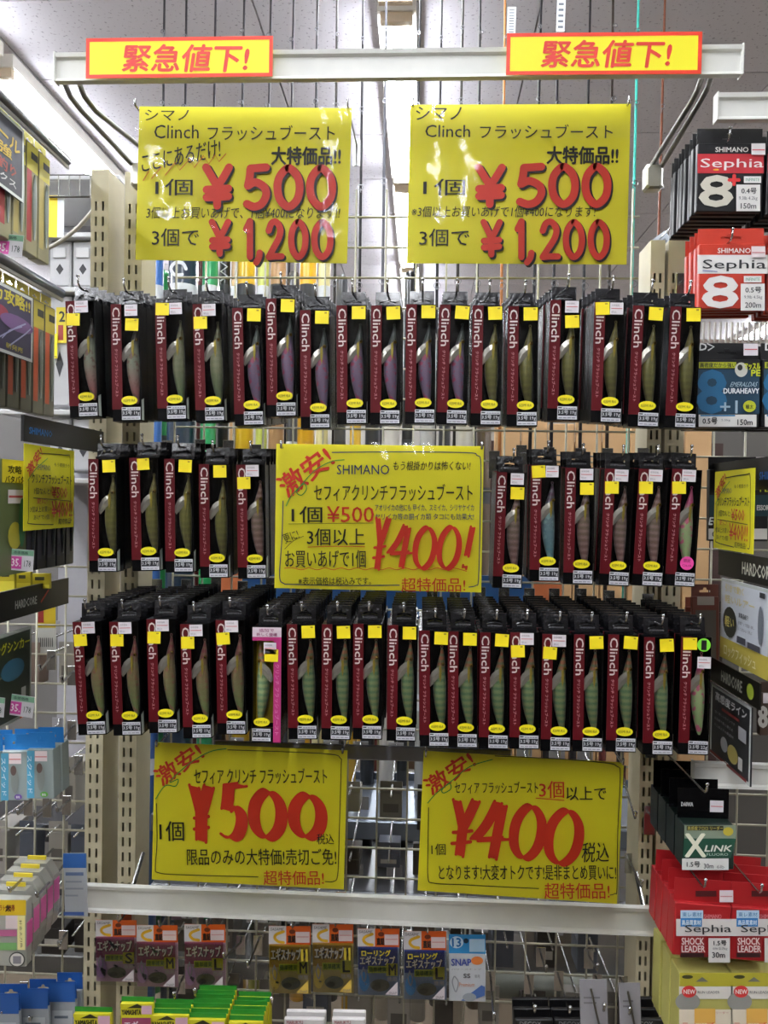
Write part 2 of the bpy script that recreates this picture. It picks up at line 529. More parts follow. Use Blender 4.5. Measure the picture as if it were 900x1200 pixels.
def rail(name, label, tlx, trx, ytop, ybot, Y, brk=None, length_r=None):
    """price rail: ledge with an upper lip and lower lip, seen from the front"""
    a = P(tlx[0], tlx[1], Y); b = P(trx[0], trx[1], Y)
    W = b.x - a.x; H = ytop
    ang = 0
    z = (a.z + b.z) / 2
    t = thing(name, label, 'price rail', Vector(((a.x + b.x) / 2, Y, z - H)))
    mb = MB()
    prof = [(0, 0), (.001, .003), (.004, .005), (.004, H - .007), (.0, H - .005), (-.001, H), (.009, H), (.011, H - .003), (.007, H - .006), (.007, .004), (.009, 0)]
    n = len(prof)
    vs = [(-W / 2, p[0], p[1]) for p in prof] + [(W / 2, p[0], p[1]) for p in prof]
    mb.add(vs, [(i, (i + 1) % n, (i + 1) % n + n, i + n) for i in range(n)] + [tuple(range(n - 1, -1, -1)), tuple(range(n, 2 * n))])
    mb.build('rail_body', WHITE_PAINT, t)
    MB().box(-W / 2 - .0015, -W / 2, -.002, .012, -.001, H + .001).build('end_cap', WHITE_PAINT, t)
    MB().box(W / 2, W / 2 + .0015, -.002, .012, -.001, H + .001).build('end_cap', WHITE_PAINT, t)
    return t, W, H


YH = .94
railT, WT, HT = rail('header_rail', 'long white header rail across the top, carrying two small yellow signs', (65, 61), (870, 53), .0345, 0, YH)
# bracket arms: rods from the rail back and down to the uprights
def bracket_arm(t, x0, dz0, x1, Yb, dz1):
    m = MB().tube([(x0, .012, dz0 + .006), (x0, .03, dz0 - .004), (x0 + (x1 - x0) * .15, .05, dz0 - .012), (x1, Yb, dz1)], .0034, 8)
    return m.build('bracket_arm', mat('8c8a86', .42, .8, var=0), t, True)
T0 = railT.location
for (px1, py1), (px2, py2) in (((74, 96), (158, 196)), ((91, 94), (172, 178)), ((824, 92), (763, 195)), ((835, 92), (772, 200))):
    a = P(px1, py1, YH + .01); b = P(px2, py2, YU - .03)
    bracket_arm(railT, a.x - T0.x, 0, b.x - T0.x, b.y - T0.y, b.z - T0.z)
for px, py in ((165, 198), (765, 200)):
    b = P(px, py, YU - .03)
    MB().bevbox(b.x - T0.x - .012, b.x - T0.x + .012, b.y - T0.y - .01, b.y - T0.y + .01, b.z - T0.z - .028, b.z - T0.z + .006, .003).build('bracket_clip', mat('a9a79e', .3, .6), railT)
b = P(777, 215, YU)
railB, WB, HB = rail('lower_rail', 'long white price rail under the two large lower yellow signs', (82, 1037), (789, 1066), .0385, 0, 1.06)
railB.rotation_euler.y = 0.0
for px in (150, 760):
    q = P(px, 1020, 1.06)
    MB().tube([(q.x - railB.location.x, .008, .02), (q.x - railB.location.x, .06, .06)], .003).build('bracket_arm', CHROME, railB)
rail('header_rail', 'short white header rail above the black line packs at right', (842, 109), (985, 107), .031, 0, .93)
rail('lower_rail', 'short white rail below the angled posters at right', (815, 893), (985, 900), .032, 0, .99)
# grey transparent label strip behind the bottom row
a = P(250, 868, 1.03); b = P(600, 876, 1.03)
st = thing('label_strip', 'grey plastic label strip behind the bottom row of lure packs', 'strip', Vector(((a.x + b.x) / 2, 1.03, a.z - .02)))
MB().bevbox(-(b.x - a.x) / 2, (b.x - a.x) / 2, 0, .004, 0, .02, .0012).build('strip_body', mat('77767f', .25, coat=.4), st)

#@@PACKS
# ------------------------------------------------------------------ lure packs
MMS = .001
PW, PH, PD = .035, .139, .0215


def u(x): return x * MMS - PW / 2


def v(z): return PH - z * MMS


_pm = {}


def pm(key, fn):
    if key not in _pm: _pm[key] = fn()
    return _pm[key]


def lure_mat(key, head, mid, tail, spot=None, stripe=None, sa=.6):
    m = bpy.data.materials.new('lure_' + key); m.use_nodes = True; nt = m.node_tree; b = nt.nodes['Principled BSDF']
    tc = nt.nodes.new('ShaderNodeTexCoord'); sp = nt.nodes.new('ShaderNodeSeparateXYZ'); nt.links.new(tc.outputs['Object'], sp.inputs[0])
    mr = nt.nodes.new('ShaderNodeMapRange'); mr.inputs[1].default_value = .022; mr.inputs[2].default_value = .118
    nt.links.new(sp.outputs['Z'], mr.inputs[0])
    cr = nt.nodes.new('ShaderNodeValToRGB'); nt.links.new(mr.outputs[0], cr.inputs[0])
    e = cr.color_ramp.elements; e[0].position = .12; e[0].color = lin(tail); e[1].position = .80; e[1].color = lin(head)
    x = e.new(.5); x.color = lin(mid); x = e.new(.66); x.color = lin(mid)
    last = cr.outputs[0]
    if spot:
        n = nt.nodes.new('ShaderNodeTexNoise'); n.inputs['Scale'].default_value = 110; nt.links.new(tc.outputs['Object'], n.inputs['Vector'])
        r2 = nt.nodes.new('ShaderNodeValToRGB'); r2.color_ramp.elements[0].position = .52; r2.color_ramp.elements[0].color = (0, 0, 0, 1)
        r2.color_ramp.elements[1].position = .6; r2.color_ramp.elements[1].color = (.9, .9, .9, 1)
        nt.links.new(n.outputs['Fac'], r2.inputs[0])
        mul = nt.nodes.new('ShaderNodeMath'); mul.operation = 'MULTIPLY'
        lt = nt.nodes.new('ShaderNodeMath'); lt.operation = 'LESS_THAN'; lt.inputs[1].default_value = .085
        nt.links.new(sp.outputs['Z'], lt.inputs[0]); nt.links.new(r2.outputs[0], mul.inputs[0]); nt.links.new(lt.outputs[0], mul.inputs[1])
        mx = nt.nodes.new('ShaderNodeMix'); mx.data_type = 'RGBA'; mx.inputs[7].default_value = lin(spot)
        nt.links.new(mul.outputs[0], mx.inputs[0]); nt.links.new(last, mx.inputs[6]); last = mx.outputs[2]
    if stripe:
        wv = nt.nodes.new('ShaderNodeTexWave'); wv.bands_direction = 'Z'; wv.inputs['Scale'].default_value = 42; wv.inputs['Distortion'].default_value = 4.5
        wv.inputs['Detail'].default_value = 1; wv.inputs['Detail Scale'].default_value = 60
        nt.links.new(tc.outputs['Object'], wv.inputs['Vector'])
        r3 = nt.nodes.new('ShaderNodeValToRGB'); r3.color_ramp.elements[0].position = .55; r3.color_ramp.elements[0].color = (0, 0, 0, 1)
        r3.color_ramp.elements[1].position = .8; r3.color_ramp.elements[1].color = (sa, sa, sa, 1)
        nt.links.new(wv.outputs['Fac'], r3.inputs[0])
        mx = nt.nodes.new('ShaderNodeMix'); mx.data_type = 'RGBA'; mx.inputs[7].default_value = lin(stripe)
        nt.links.new(r3.outputs[0], mx.inputs[0]); nt.links.new(last, mx.inputs[6]); last = mx.outputs[2]
    nt.links.new(last, b.inputs['Base Color'])
    b.inputs['Roughness'].default_value = .35; b.inputs['Sheen Weight'].default_value = .2
    return m


LURES = {
    'rose': (lure_mat('rose', '3c352f', '8f9580', 'a2686a', '7b5a50'), 'rose and pale green lure', 'rose lure'),
    'olive': (lure_mat('olive', '55502c', '8f9070', '5c7050', None, '6d7a52', .4), 'pale olive green lure', 'olive green lure'),
    'pink': (lure_mat('pink', '3d4640', '86708a', '7f6f88', 'b04668'), 'pink spotted mauve lure', 'pink spotted lure'),
    'gold': (lure_mat('gold', '6a5f28', '77743a', '5a5636', None, '8d8a45', .35), 'olive gold lure', 'olive gold lure'),
    'brown': (lure_mat('brown', '6b4a3c', '7a6a58', '7c5a55', None, 'a58a86', .8), 'brown lure with pinkish bands', 'banded brown lure'),
    'blue': (lure_mat('blue', '5a3a50', '6f8a90', '6b98a0', '8fb4b4', '86a0a0', .3), 'blue grey lure', 'blue grey lure'),
    'redhead': (lure_mat('redhead', '8a4a4c', '93815c', '7f8f5a', 'a0705a', '8f9a62', .3), 'red headed lure with yellow green tail', 'red headed lure'),
    'green': (lure_mat('green', '9a5a3e', '90a070', '8a9262', None, '467a58', .8), 'green banded lure with orange brown head', 'green banded lure'),
    'neon': (lure_mat('neon', 'c04a7a', 'b4c890', 'a0bd80', 'd8608c'), 'bright green and pink lure', 'bright green lure'),
}


def body_mesh():
    # open tray: back, two sides, top, bottom
    t = .0009
    m = MB().box(-PW / 2, PW / 2, PD - t, PD, 0, PH)
    m.box(-PW / 2, -PW / 2 + t, .0006, PD - t, 0, PH).box(PW / 2 - t, PW / 2, .0006, PD - t, 0, PH)
    m.box(-PW / 2 + t, PW / 2 - t, .0006, PD - t, 0, t).box(-PW / 2 + t, PW / 2 - t, .0006, PD - t, PH - t, PH)
    m.box(-PW / 2 + t, PW / 2 - t, .0006, .004, t, .0175)
    return m.mesh('tray', BLACKCARD)


TABY = .0165


def tab_mesh():
    mb = MB()
    hp = hole_pts(.0015, PH + .0115, .017, .009)
    holed_panel(mb, u(4), u(33), PH + .0002, PH + .0205, TABY, TABY + .0008, hp)
    mb.tube([(u(9 + 19 * k / 10), TABY - .0012, PH + .0078 + .0018 * math.sin(math.pi * k / 10)) for k in range(11)], .0006, 5)
    mb.box(u(4), u(33), TABY - .0035, TABY - .0001, PH + .0002, PH + .0035)      # folded lip at the foot of the tab
    mb.v = [(x, y + max(0, z - PH - .0036) * .16, z) for x, y, z in mb.v]
    return mb.mesh('header_tab', GLOSSBLACK)


def lure_mesh(m, var):
    prof = [(23, 28.4, 1.2), (29, 28.2, 2.3), (35, 27.6, 3.7), (41, 27, 4.9), (47, 26, 5.5), (54, 25.2, 6.7), (62, 24.8, 7.9), (70, 24.6, 8.4),
            (80, 24.8, 8.2), (90, 25.4, 7.3), (100, 26.3, 5.9), (108, 27.2, 4.4), (114, 27.8, 3.0), (117.5, 28.2, 1.4)]
    mb = MB(); n = 12; vs = []
    for k, (vz, ux, r) in enumerate(prof):
        ux += var * math.sin(k / 13 * math.pi) - 1.2
        r *= .93
        for j in range(n):
            a = 2 * math.pi * j / n
            vs.append((u(ux) + r * MMS * math.cos(a), .0095 + r * MMS * .8 * math.sin(a), v(vz)))
    fs = [(i * n + k, i * n + (k + 1) % n, (i + 1) * n + (k + 1) % n, (i + 1) * n + k) for i in range(len(prof) - 1) for k in range(n)]
    fs += [tuple(range(n)), tuple((len(prof) - 1) * n + n - 1 - k for k in range(n))]
    mb.add(vs, fs)
    # line eye at the nose
    mb.tube([(u(27 + 1.3 * math.cos(a)), .0095, v(21 + 1.5 * math.sin(a))) for a in [i * math.pi / 5 for i in range(11)]], .0004, 5)
    return mb.mesh('lure', m, True)


def wing_mesh():
    top = [(25, 44), (20, 45.5), (15, 50), (11.5, 57), (10.5, 64), (12, 66)]
    bot = [(26, 54), (24, 56), (21.5, 58.5), (19, 61.5), (16, 65), (13, 68)]
    n = len(top); vs = []
    for i, (a, b) in enumerate(zip(top, bot)):
        c = ((a[0] + b[0]) / 2, (a[1] + b[1]) / 2)
        y = .0022 + .001 * i / n
        vs += [(u(a[0]), y + .0012, v(a[1])), (u(c[0]), y, v(c[1])), (u(b[0]), y + .0012, v(b[1])), (u(c[0]), y + .003, v(c[1]))]
    fs = []
    for i in range(n - 1):
        for k in range(4): fs.append((i * 4 + k, i * 4 + (k + 1) % 4, i * 4 + 4 + (k + 1) % 4, i * 4 + 4 + k))
    return MB().add(vs, fs).mesh('paddle', mat('b8b4a8', .22, .5))


def bib_mesh():
    pts = [(23.5, 44), (25.8, 42), (26.4, 50), (25.8, 58), (24.8, 63), (23.4, 55)]
    return MB().prism([(u(a), v(b)) for a, b in pts], .0022, .0034).mesh('feather', mat('a8963a', .35, .3))


def eye_mesh():
    return MB().ball((u(28), .0056, v(41.5)), .0021, 10).mesh('eye', mat('c9a44a', .15, .7), True)


def pupil_mesh():
    return MB().ball((u(28), .0042, v(41.5)), .0011, 8).mesh('pupil', mat('0a0a0a', .15), True)


RED = mat('520b13', .45, coat=.0, var=.05, spec=.2)
PINKB = mat('b03070', .4, coat=.3)


def band_mesh(mirror=False):
    return MB().box(u(0), u(12.4), -.0002, .0005, v(125), v(0)).mesh('red_band', RED)


def clinch_mesh():
    return MB().text('Clinch', u(2.2), v(48), u(11), v(4), -.0005, .02, spin=-90).mesh('lettering', mat('cdbfba', .5))


def kana_mesh():
    return MB().text('クリンチ フラッシュブースト', u(4.2), v(110), u(8), v(53), -.0005, .0, spin=-90, res=1).mesh('lettering', mat('c89498', .5))


def badge(col):
    return MB().ellipse(u(21), v(114.5), .0098, .0053, -.0004, 24).mesh('oval_badge', mat(col, .4, var=.02))


def badge_text():
    return MB().text('KEIMURA', u(14), v(116.2), u(28), v(113), -.0006, .01, shear=.15, res=1).mesh('lettering', mat('5a5a10', .5))


LBL = mat('c9c9cf', .45)


def label_mesh():
    return MB().rect(u(11.5), v(137.5), u(34), v(122.5), -.0003).rect(0, 0, .0001, .0001, 0).mesh('size_label', LBL)


def label_black():
    m = MB().rect(u(12), v(133.2), u(33.6), v(126.2), -.0005)
    m.rect(u(12.2), v(124.8), u(16.5), v(123.4), -.0005)
    return m.mesh('printed_panel', mat('14161c', .5))


def label_fine():
    m = MB()
    for i in range(5): m.rect(u(18 + i * 3), v(125.2), u(20.4 + i * 3), v(124.2), -.0005)
    for i in range(4): m.rect(u(13 + i * 5), v(136.2), u(17 + i * 5), v(135.2), -.0005)
    return m.mesh('lettering', mat('77777f', .5))


def label_text(s):
    return MB().text(s, u(12.8), v(132.4), u(33), v(127), -.0007, .02, res=1).mesh('lettering', mat('c8c8cc', .5))


def side_label():
    return MB().add([(PW / 2 + .0002, .0008, v(137.5)), (PW / 2 + .0002, .0085, v(137.5)), (PW / 2 + .0002, .0085, v(111)), (PW / 2 + .0002, .0008, v(114))],
                    [(0, 1, 2, 3)]).mesh('side_label', mat('b3bab0', .45))


YEL = mat('f2dc1e', .45, var=.03)
WHT = mat('dcd6da', .45, var=.03)


def tabtext_mesh():
    return MB().text('SHIMANO', u(10), PH + .0048, u(28), PH + .0068, TABY - .0004, .02, res=1).mesh('lettering', mat('6e6e72', .4))


def window_mesh():
    return MB().rect(u(12.6), v(121), u(35), v(0), .0003).mesh('window', WINDOW)


def sticker(root, key, uu, vv, w, h, col, lines, rot=0):
    def f():
        return MB().rect(-w / 2000, -h / 2000, w / 2000, h / 2000, -.0001).mesh('price_sticker', col)
    o = obj('price_sticker', pm(('st', key, w, h), f), root)
    o.location = (u(uu + w / 2), -.0008, v(vv + h / 2)); o.rotation_euler.y = rot

    def g():
        m = MB()
        if lines == 'w':
            m.rect(-w * .00042, -.0004, w * .00042, .0004, -.0003)
        else:
            m.rect(w * .00018, h * .0003, w * .00036, h * .00042, -.0003)
        return m.mesh('printed_line', mat('c85a60', .5) if lines == 'w' else mat('a08a20', .5))
    obj('printed_line', pm(('stl', key, w, h), g), o)
    if lines == 'w':
        obj('lettering', pm(('stt', w, h), lambda: MB().text('本体価格', -w * .0004, h * .00018, w * .0002, h * .00036, -.0003, res=1)
                            .text('税込', -w * .0004, -h * .0004, w * .0000, -h * .0002, -.0003, res=1).mesh('lettering', mat('8a8488', .5))), o)
    return o


def front_parts(root, lk, style, badge_col='e6d81c', size='3.5号 19g', special=False, lvar=0):
    obj('tray', pm('body', body_mesh), root)
    tb_ = obj('header_tab', pm('tab', tab_mesh), root)
    obj('lettering', pm('tabtext', tabtext_mesh), tb_)
    if special:
        b = obj('pink_border', pm('pinkb', lambda: MB().box(u(26), u(35), -.0002, .0005, v(139), v(16)).box(u(0), u(35), -.0002, .0005, v(16), v(11.5)).mesh('pink_border', PINKB)), root)
        obj('lettering', pm('pinkt', lambda: MB().text('クリンチ フラッシュブースト', u(28), v(130), u(33), v(44), -.0005, spin=-90, res=1).mesh('lettering', mat('d890b0', .5))), b)
        c = obj('white_heading', pm('whead', lambda: MB().box(u(0), u(35), -.0002, .0005, v(11.5), v(0)).mesh('white_heading', mat('d8c8d0', .5))), root)
        obj('lettering', pm('wht', lambda: MB().text('追加で', u(8), v(5.5), u(26), v(1.5), -.0005, .02, res=1).text('新しく登場', u(5), v(10.5), u(30), v(6.5), -.0005, .02, res=1).mesh('lettering', mat('8a2a60', .5))), c)
        obj('gold_card', pm('goldc', lambda: MB().box(u(1), u(26), PD - .0018, PD - .001, v(121), v(16)).mesh('gold_card', mat('a8901e', .35, .3))), root)
    else:
        b = obj('red_band', pm('band', band_mesh), root)
        obj('lettering', pm('clinch', clinch_mesh), b)
        obj('lettering', pm('kana', kana_mesh), b)
    if True:
        lu = obj('lure', pm(('lure', lk, lvar), lambda: lure_mesh(LURES[lk][0], lvar)), root)
        w_ = obj('paddle', pm('wing', wing_mesh), lu)
        obj('feather', pm('bib', bib_mesh), lu)
        ey = obj('eye', pm('eye', eye_mesh), lu)
        obj('pupil', pm('pupil', pupil_mesh), lu)
        if special:
            for c in (lu,): c.scale.x = -1; c.location.x = u(14) + u(21)
    if badge_col == 'pink':
        bd = obj('round_badge', pm('pbadge', lambda: MB().ellipse(u(24), v(111), .008, .008, -.0004, 24).mesh('round_badge', mat('e04a9a', .4))), root)
        obj('lettering', pm('pbt', lambda: MB().text('限定', u(20), v(110), u(28), v(106), -.0006, .02, res=1).text('COLOR', u(18.5), v(115), u(29.5), v(112.5), -.0006, .02, res=1).mesh('lettering', mat('7a1450', .5))), bd)
    elif badge_col:
        bd = obj('oval_badge', pm(('badge', badge_col), lambda: badge(badge_col)), root)
        obj('lettering', pm('badget', badge_text), bd)
        if special: bd.location.x = -.009
    lb = obj('size_label', pm('label', label_mesh), root)
    obj('printed_panel', pm('labelb', label_black), lb)
    obj('lettering', pm(('labelt', size), lambda: label_text(size)), lb)
    obj('lettering', pm('labelf', label_fine), lb)
    if special: lb.location.x = -.011
    else: obj('side_label', pm('slab', side_label), root)
    obj('window', pm('win', window_mesh), root)
    r_ = random.uniform(-.06, .06)
    if style == 'A': sticker(root, 'y', 18, 1.5, 16, 15, YEL, 'y', r_)
    elif style == 'M': sticker(root, 'y', 10, 1, 15, 14, YEL, 'y', r_)
    elif style == 'B':
        sticker(root, 'w', 11.5, .5, 16, 14, WHT, 'w'); sticker(root, 'y', 1, 15, 16, 14.5, YEL, 'y', r_)
    elif style == 'C':
        sticker(root, 'w', 17, 1, 15.5, 13.5, WHT, 'w'); sticker(root, 'y', 17.5, 17.5, 16, 14.5, YEL, 'y', r_)
    elif style == 'D':
        sticker(root, 'y', 1, .5, 16, 14.5, YEL, 'y', r_); sticker(root, 'w', 17.5, .8, 15, 13.5, WHT, 'w')
    elif style == 'S':
        sticker(root, 'w', 14, 18, 15, 14, WHT, 'w'); sticker(root, 'y', 15, 26, 16.5, 15, YEL, 'y', r_)
    elif style == 'G':
        sticker(root, 'y', 2, 1, 16, 14, YEL, 'y', r_); sticker(root, 'w', 19, 23, 15.5, 13.5, WHT, 'w')
        g = obj('round_sticker', pm('green', lambda: MB().ellipse(u(26), v(9), .0078, .0078, -.0006, 24).mesh('round_sticker', mat('7ed83a', .4))), root)
        obj('printed_panel', pm('greenb', lambda: MB().rect(u(23), v(15), u(29), v(3.4), -.0009).mesh('printed_panel', mat('101010', .5))), g)


def hook(label, X, Z, Y0, group, Yb=YG, drop=0, rise=0.):
    o = MB()
    if XD - .012 < X < XC + .035 or XA - .01 < X < XB + .034: Yb = YU - .002
    n = Yb - Y0; up = rise * n
    pts = [(0, n - .002, up), (0, .012, -drop), (0, .004, -drop + .001), (0, 0, -drop + .005), (0, -.0015, -drop + .012)]
    t = thing('peg_hook', label, 'hook', Vector((X, Y0, Z)), group)
    o.tube(pts, .0013, 6); o.ball((0, -.0015, .0125 - drop), .0021, 8); o.build('wire_arm', CHROME, t, True)
    MB().bevbox(-.008, .008, n - .003, n - .0018, up - .03, up + .012, .0004).build('back_clip', CHROME, t)
    return t


R1 = [(76.5, 353, 82, 492, 'B', 'rose', 6), (129.6, 356.6, 132, 494, 'C', 'rose', 6), (181.5, 355, 185, 492, 'D', 'olive', 6),
      (225.6, 356.6, 229.5, 494, 'B', 'olive', 6), (272, 361, 275, 500, 'A', 'pink', 6), (311.4, 350, 313, 490, 'A', 'pink', 6),
      (351.5, 363.5, 352.4, 501.5, 'A', 'pink', 5), (394.4, 358, 395, 498.5, 'A', 'pink', 5), (435, 358, 434, 498.5, 'A', 'pink', 4),
      (476, 356.6, 474.5, 497, 'A', 'pink', 4), (515.6, 357, 512, 497.6, 'A', 'pink', 4), (554, 358, 551.6, 500, 'A', 'gold', 4),
      (595.4, 359, 594, 500, 'A', 'gold', 4), (645, 351.5, 641, 495.5, 'C', 'gold', 7), (697, 353.6, 692, 499, 'D', 'gold', 7),
      (742, 358, 735.5, 501.5, 'A', 'gold', 4), (786, 359, 779, 503.6, 'A', 'gold', 5)]
R2 = [(103.4, 537.8, 104.5, 672, 'A', 'gold', 5), (151.4, 536.7, 155, 671.6, 'M', 'gold', 5), (192.5, 537.8, 194, 672, 'A', 'gold', 4),
      (233, 544, 234.7, 680, 'A', 'gold', 4), (277, 544.7, 279, 678.6, 'B', 'brown', 4), (582, 553, 577, 691, 'C', 'brown', 2),
      (622.3, 545, 620.5, 681, 'D', 'blue', 2), (662.8, 548, 660, 684, 'C', 'brown', 2), (709, 549, 702, 686, 'B', 'brown', 3),
      (749, 549, 741, 688, 'B', 'brown', 2), (788, 549, 779, 685, 'B', 'neon', 2)]
R3 = [(85, 729, 91.7, 861.7, 'B', 'redhead', 8), (128, 729, 133, 863, 'B', 'redhead', 8), (171.7, 725.7, 175, 862, 'B', 'redhead', 8),
      (211, 731.7, 215, 866.7, 'B', 'redhead', 7), (252.7, 726.7, 255, 864, 'B', 'redhead', 8), (296, 735, 295, 869, 'S', 'green', 7),
      (336, 731.7, 338, 866.7, 'A', 'green', 7), (377.4, 731.6, 376.5, 866.6, 'A', 'green', 6), (414, 731, 413.4, 864.5, 'A', 'green', 6),
      (454.5, 732.5, 453, 864.5, 'A', 'green', 6), (491.4, 739, 492, 876.5, 'A', 'green', 6), (525, 740, 525, 876.5, 'A', 'green', 6),
      (562.5, 741, 561, 877.4, 'A', 'green', 7), (598, 741, 597, 878, 'B', 'green', 7), (635.7, 743, 633.5, 883.7, 'B', 'green', 8),
      (672.8, 743.5, 671, 879, 'A', 'green', 8), (713, 743.5, 710, 881.4, 'A', 'green', 8), (755, 746.7, 753, 886, 'A', 'green', 8),
      (798.5, 746, 794.6, 886, 'G', 'neon', 7)]
def side_txt(st):
    return {'A': 'yellow sticker', 'M': 'sticker over title', 'B': 'white and yellow stickers', 'C': 'white above yellow sticker',
            'D': 'stickers side by side', 'S': 'pink edged card', 'G': 'round green sticker'}[st]


back_tray_me = MB().box(-PW / 2, PW / 2, 0.0006, PD, 0, PH).mesh('tray', BLACKCARD)
for rows, Y, rn, rise in ((R1, .90, 'top', .13), (R2, .925, 'middle', .06), (R3, .915, 'bottom', 0.)):
    NR = len(rows)
    for i, (xt, yt, xb, yb, st_, lk, nb) in enumerate(rows):
        TL = P(xt, yt, Y); BL = P(xb, yb, Y)
        ang = math.atan2((BL - TL).x, -(BL - TL).z)        # lean
        k = 0
        M = Matrix.Translation(TL) @ Matrix.Rotation(-ang if False else -ang, 4, 'Y')
        M = M @ Matrix.Translation(Vector((PW / 2, 0, -PH)))
        pos = ORD[i + 1] + ' from the left in the %s row' % rn
        root = thing('lure_pack', '%s lure pack, front, %s row, %s' % (ORD[i + 1] + ' from left', rn, LURES[lk][2] + ', ' + side_txt(st_)), 'fishing lure', M, 'front lure packs of the %s row' % rn)
        sz = '3.5号 22g' if (rn == 'bottom' and i == 18) else '3.5号 19g'
        special = (rn == 'bottom' and i == 5)
        front_parts(root, lk, st_, 'pink' if (rn == 'middle' and i == 10) else (None if st_ == 'G' else 'e6d81c'), sz, special, random.choice((-.8, 0, .8)))
        top = M @ Vector((.0015, TABY, PH + .0115 + .003))
        hook('chrome peg hook carrying the %s stack from the left in the %s row' % (ORD[i + 1], rn), top.x, top.z, Y - .006, 'peg hooks of the %s row' % rn, rise=rise)
        for j in range(nb):
            M2 = Matrix.Translation(Vector((random.uniform(-.0012, .0012), .0232 * (j + 1), random.uniform(-.0006, .0006)))) @ M
            # hang from the same hook: keep the slot on the arm
            q = M2 @ Vector((.0015, TABY, PH + .0145)); M2 = Matrix.Translation(Vector((top.x - q.x + random.uniform(-.001, .001), 0, top.z + rise * .0232 * (j + 1) - q.z))) @ M2
            r2 = thing('lure_pack', 'black pack %s behind the front one, %s stack from left, %s row' % (ORD[j + 1], ORD[i + 1], rn), 'fishing lure', M2, 'lure packs behind the front ones, %s row' % rn)
            obj('tray', back_tray_me, r2)
            obj('header_tab', pm('tab', tab_mesh), r2)
            obj('red_band', pm('band', band_mesh), r2)

#@@SIGNS
# ------------------------------------------------------------------ price signs
YELLOW = mat('e9e022', .5, var=.02, scale=8)
BK, RD, NV, GR, OR = '16160f', 'd23018', '1c2c6c', '2f9a3c', 'd8801e'


def sign(label, tl, tr, bl, Y, items, zm=None, Yr=None, name='price_sign', lam=LAMINATE, paper=YELLOW, margin=.003, group='yellow price signs', thick=.0006):
    F = Frame(tl, tr, bl, Y, Yr)
    t = thing(name, label, 'sign', F.M, group)
    MB().box(-F.W / 2 + margin, F.W / 2 - margin, 0, thick, margin, F.H - margin).build('paper', paper, t)
    add_items(F, t, items, zm=zm)
    if lam:
        # laminating film: gently rippled sheet over the print
        nx, nz = 10, 8; vs = []
        for j in range(nz + 1):
            for i in range(nx + 1):
                x = -F.W / 2 + F.W * i / nx; z = F.H * j / nz
                e = min(i, nx - i, j, nz - j)
                vs.append((x, -.0095 + (.0025 * math.sin(i * 1.7 + j) * math.cos(j * 1.3)) * .15 + (.0045 if e == 0 else 0), z))
        fs = [(j * (nx + 1) + i, j * (nx + 1) + i + 1, (j + 1) * (nx + 1) + i + 1, (j + 1) * (nx + 1) + i) for j in range(nz) for i in range(nx)]
        MB().add(vs, fs).build('laminate', lam, t, True)
    return t, F


def figs(col, s, boxes, nb, slant=0): return ('g', col, s, boxes, nb, slant)


def top_sign(off, hand, label, tl, tr, bl):
    # coordinates in crop pixels, scale 2, origin (0,0) or (450,0)
    if off == 0:
        it = [('t', BK, 'シマノ', (340, 257, 443, 283)), ('t', BK, 'Clinch', (362, 293, 466, 325)), ('t', BK, 'フラッシュブースト', (487, 294, 785, 330)),
              ('t', BK, '大特価品!!', (637, 345, 798, 387), {'bold': .035}),
              ('t', BK, '1個', (365, 420, 452, 459), {'bold': .005}),
              ('t', BK, '3個で', (357, 536, 467, 578), {'bold': .005}),
              ('t', BK, 'ここにあるだけ!', (332, 345, 518, 388), {'rot': 11, 'bold': .012, 'shear': .15}),
              ('l', OR, [(337, 424), (350, 402), (356, 420), (380, 392), (388, 412), (412, 382), (422, 400), (446, 374), (456, 394), (478, 366), (490, 386), (505, 364), (514, 380), (530, 362)], 2.5, 1),
              ('t', BK, '3個以上お買いあげで、1個¥400になります!!', (345, 486, 797, 514), {'bold': -.004, 'shear': .1})]
        b1 = [(470, 394, 550, 484), (568, 394, 636, 486), (642, 396, 712, 486), (718, 396, 788, 486)]
        b2 = [(487, 522, 545, 596), (566, 520, 605, 604), (590, 520, 625, 604), (622, 522, 668, 604), (676, 522, 724, 604), (730, 522, 782, 604)]
    else:
        it = [('t', BK, 'シマノ', (75, 250, 182, 282)), ('t', BK, 'Clinch', (97, 293, 202, 322)), ('t', BK, 'フラッシュブースト', (225, 292, 536, 326)),
              ('t', BK, '大特価品!!', (382, 344, 548, 385), {'bold': .035}),
              ('t', BK, '1個', (92, 420, 190, 459), {'bold': .005}),
              ('t', BK, '3個で', (83, 537, 200, 578), {'bold': .005}),
              ('t', BK, '※3個以上お買いあげで1個¥400になります!', (65, 484, 495, 510), {'bold': -.004, 'shear': .1})]
        b1 = [(207, 394, 288, 480), (306, 392, 380, 480), (384, 392, 456, 480), (462, 392, 532, 480)]
        b2 = [(222, 522, 280, 598), (300, 520, 340, 604), (322, 520, 362, 604), (362, 522, 414, 604), (418, 522, 470, 604), (476, 522, 528, 604)]
    s1, s2 = 'Y500', 'Y1,200'
    sh = lambda bs: [(a + 4, b + 4, c + 4, d + 4) for a, b, c, d in bs]
    it += [figs(BK, s1, sh(b1), (20, 0, 20)), figs(RD, s1, b1, (18, 0, 18)), figs(BK, s2, sh(b2), (16, 0, 16)), figs(RD, s2, b2, (14.5, 0, 14.5))]
    return sign(label, tl, tr, bl, 1.03, it, zm=(off, 0, 2))


top_sign(0, True, 'large laminated yellow price sign at upper left, with orange zigzag underline', (161, 122), (415, 124), (162, 307))
top_sign(450, False, 'large laminated yellow price sign at upper right, without orange zigzag', (478, 120), (742, 119), (473, 311))


def burst(s, b, rot):
    return [('t', RD, s, b, {'rot': rot, 'bold': .03})]


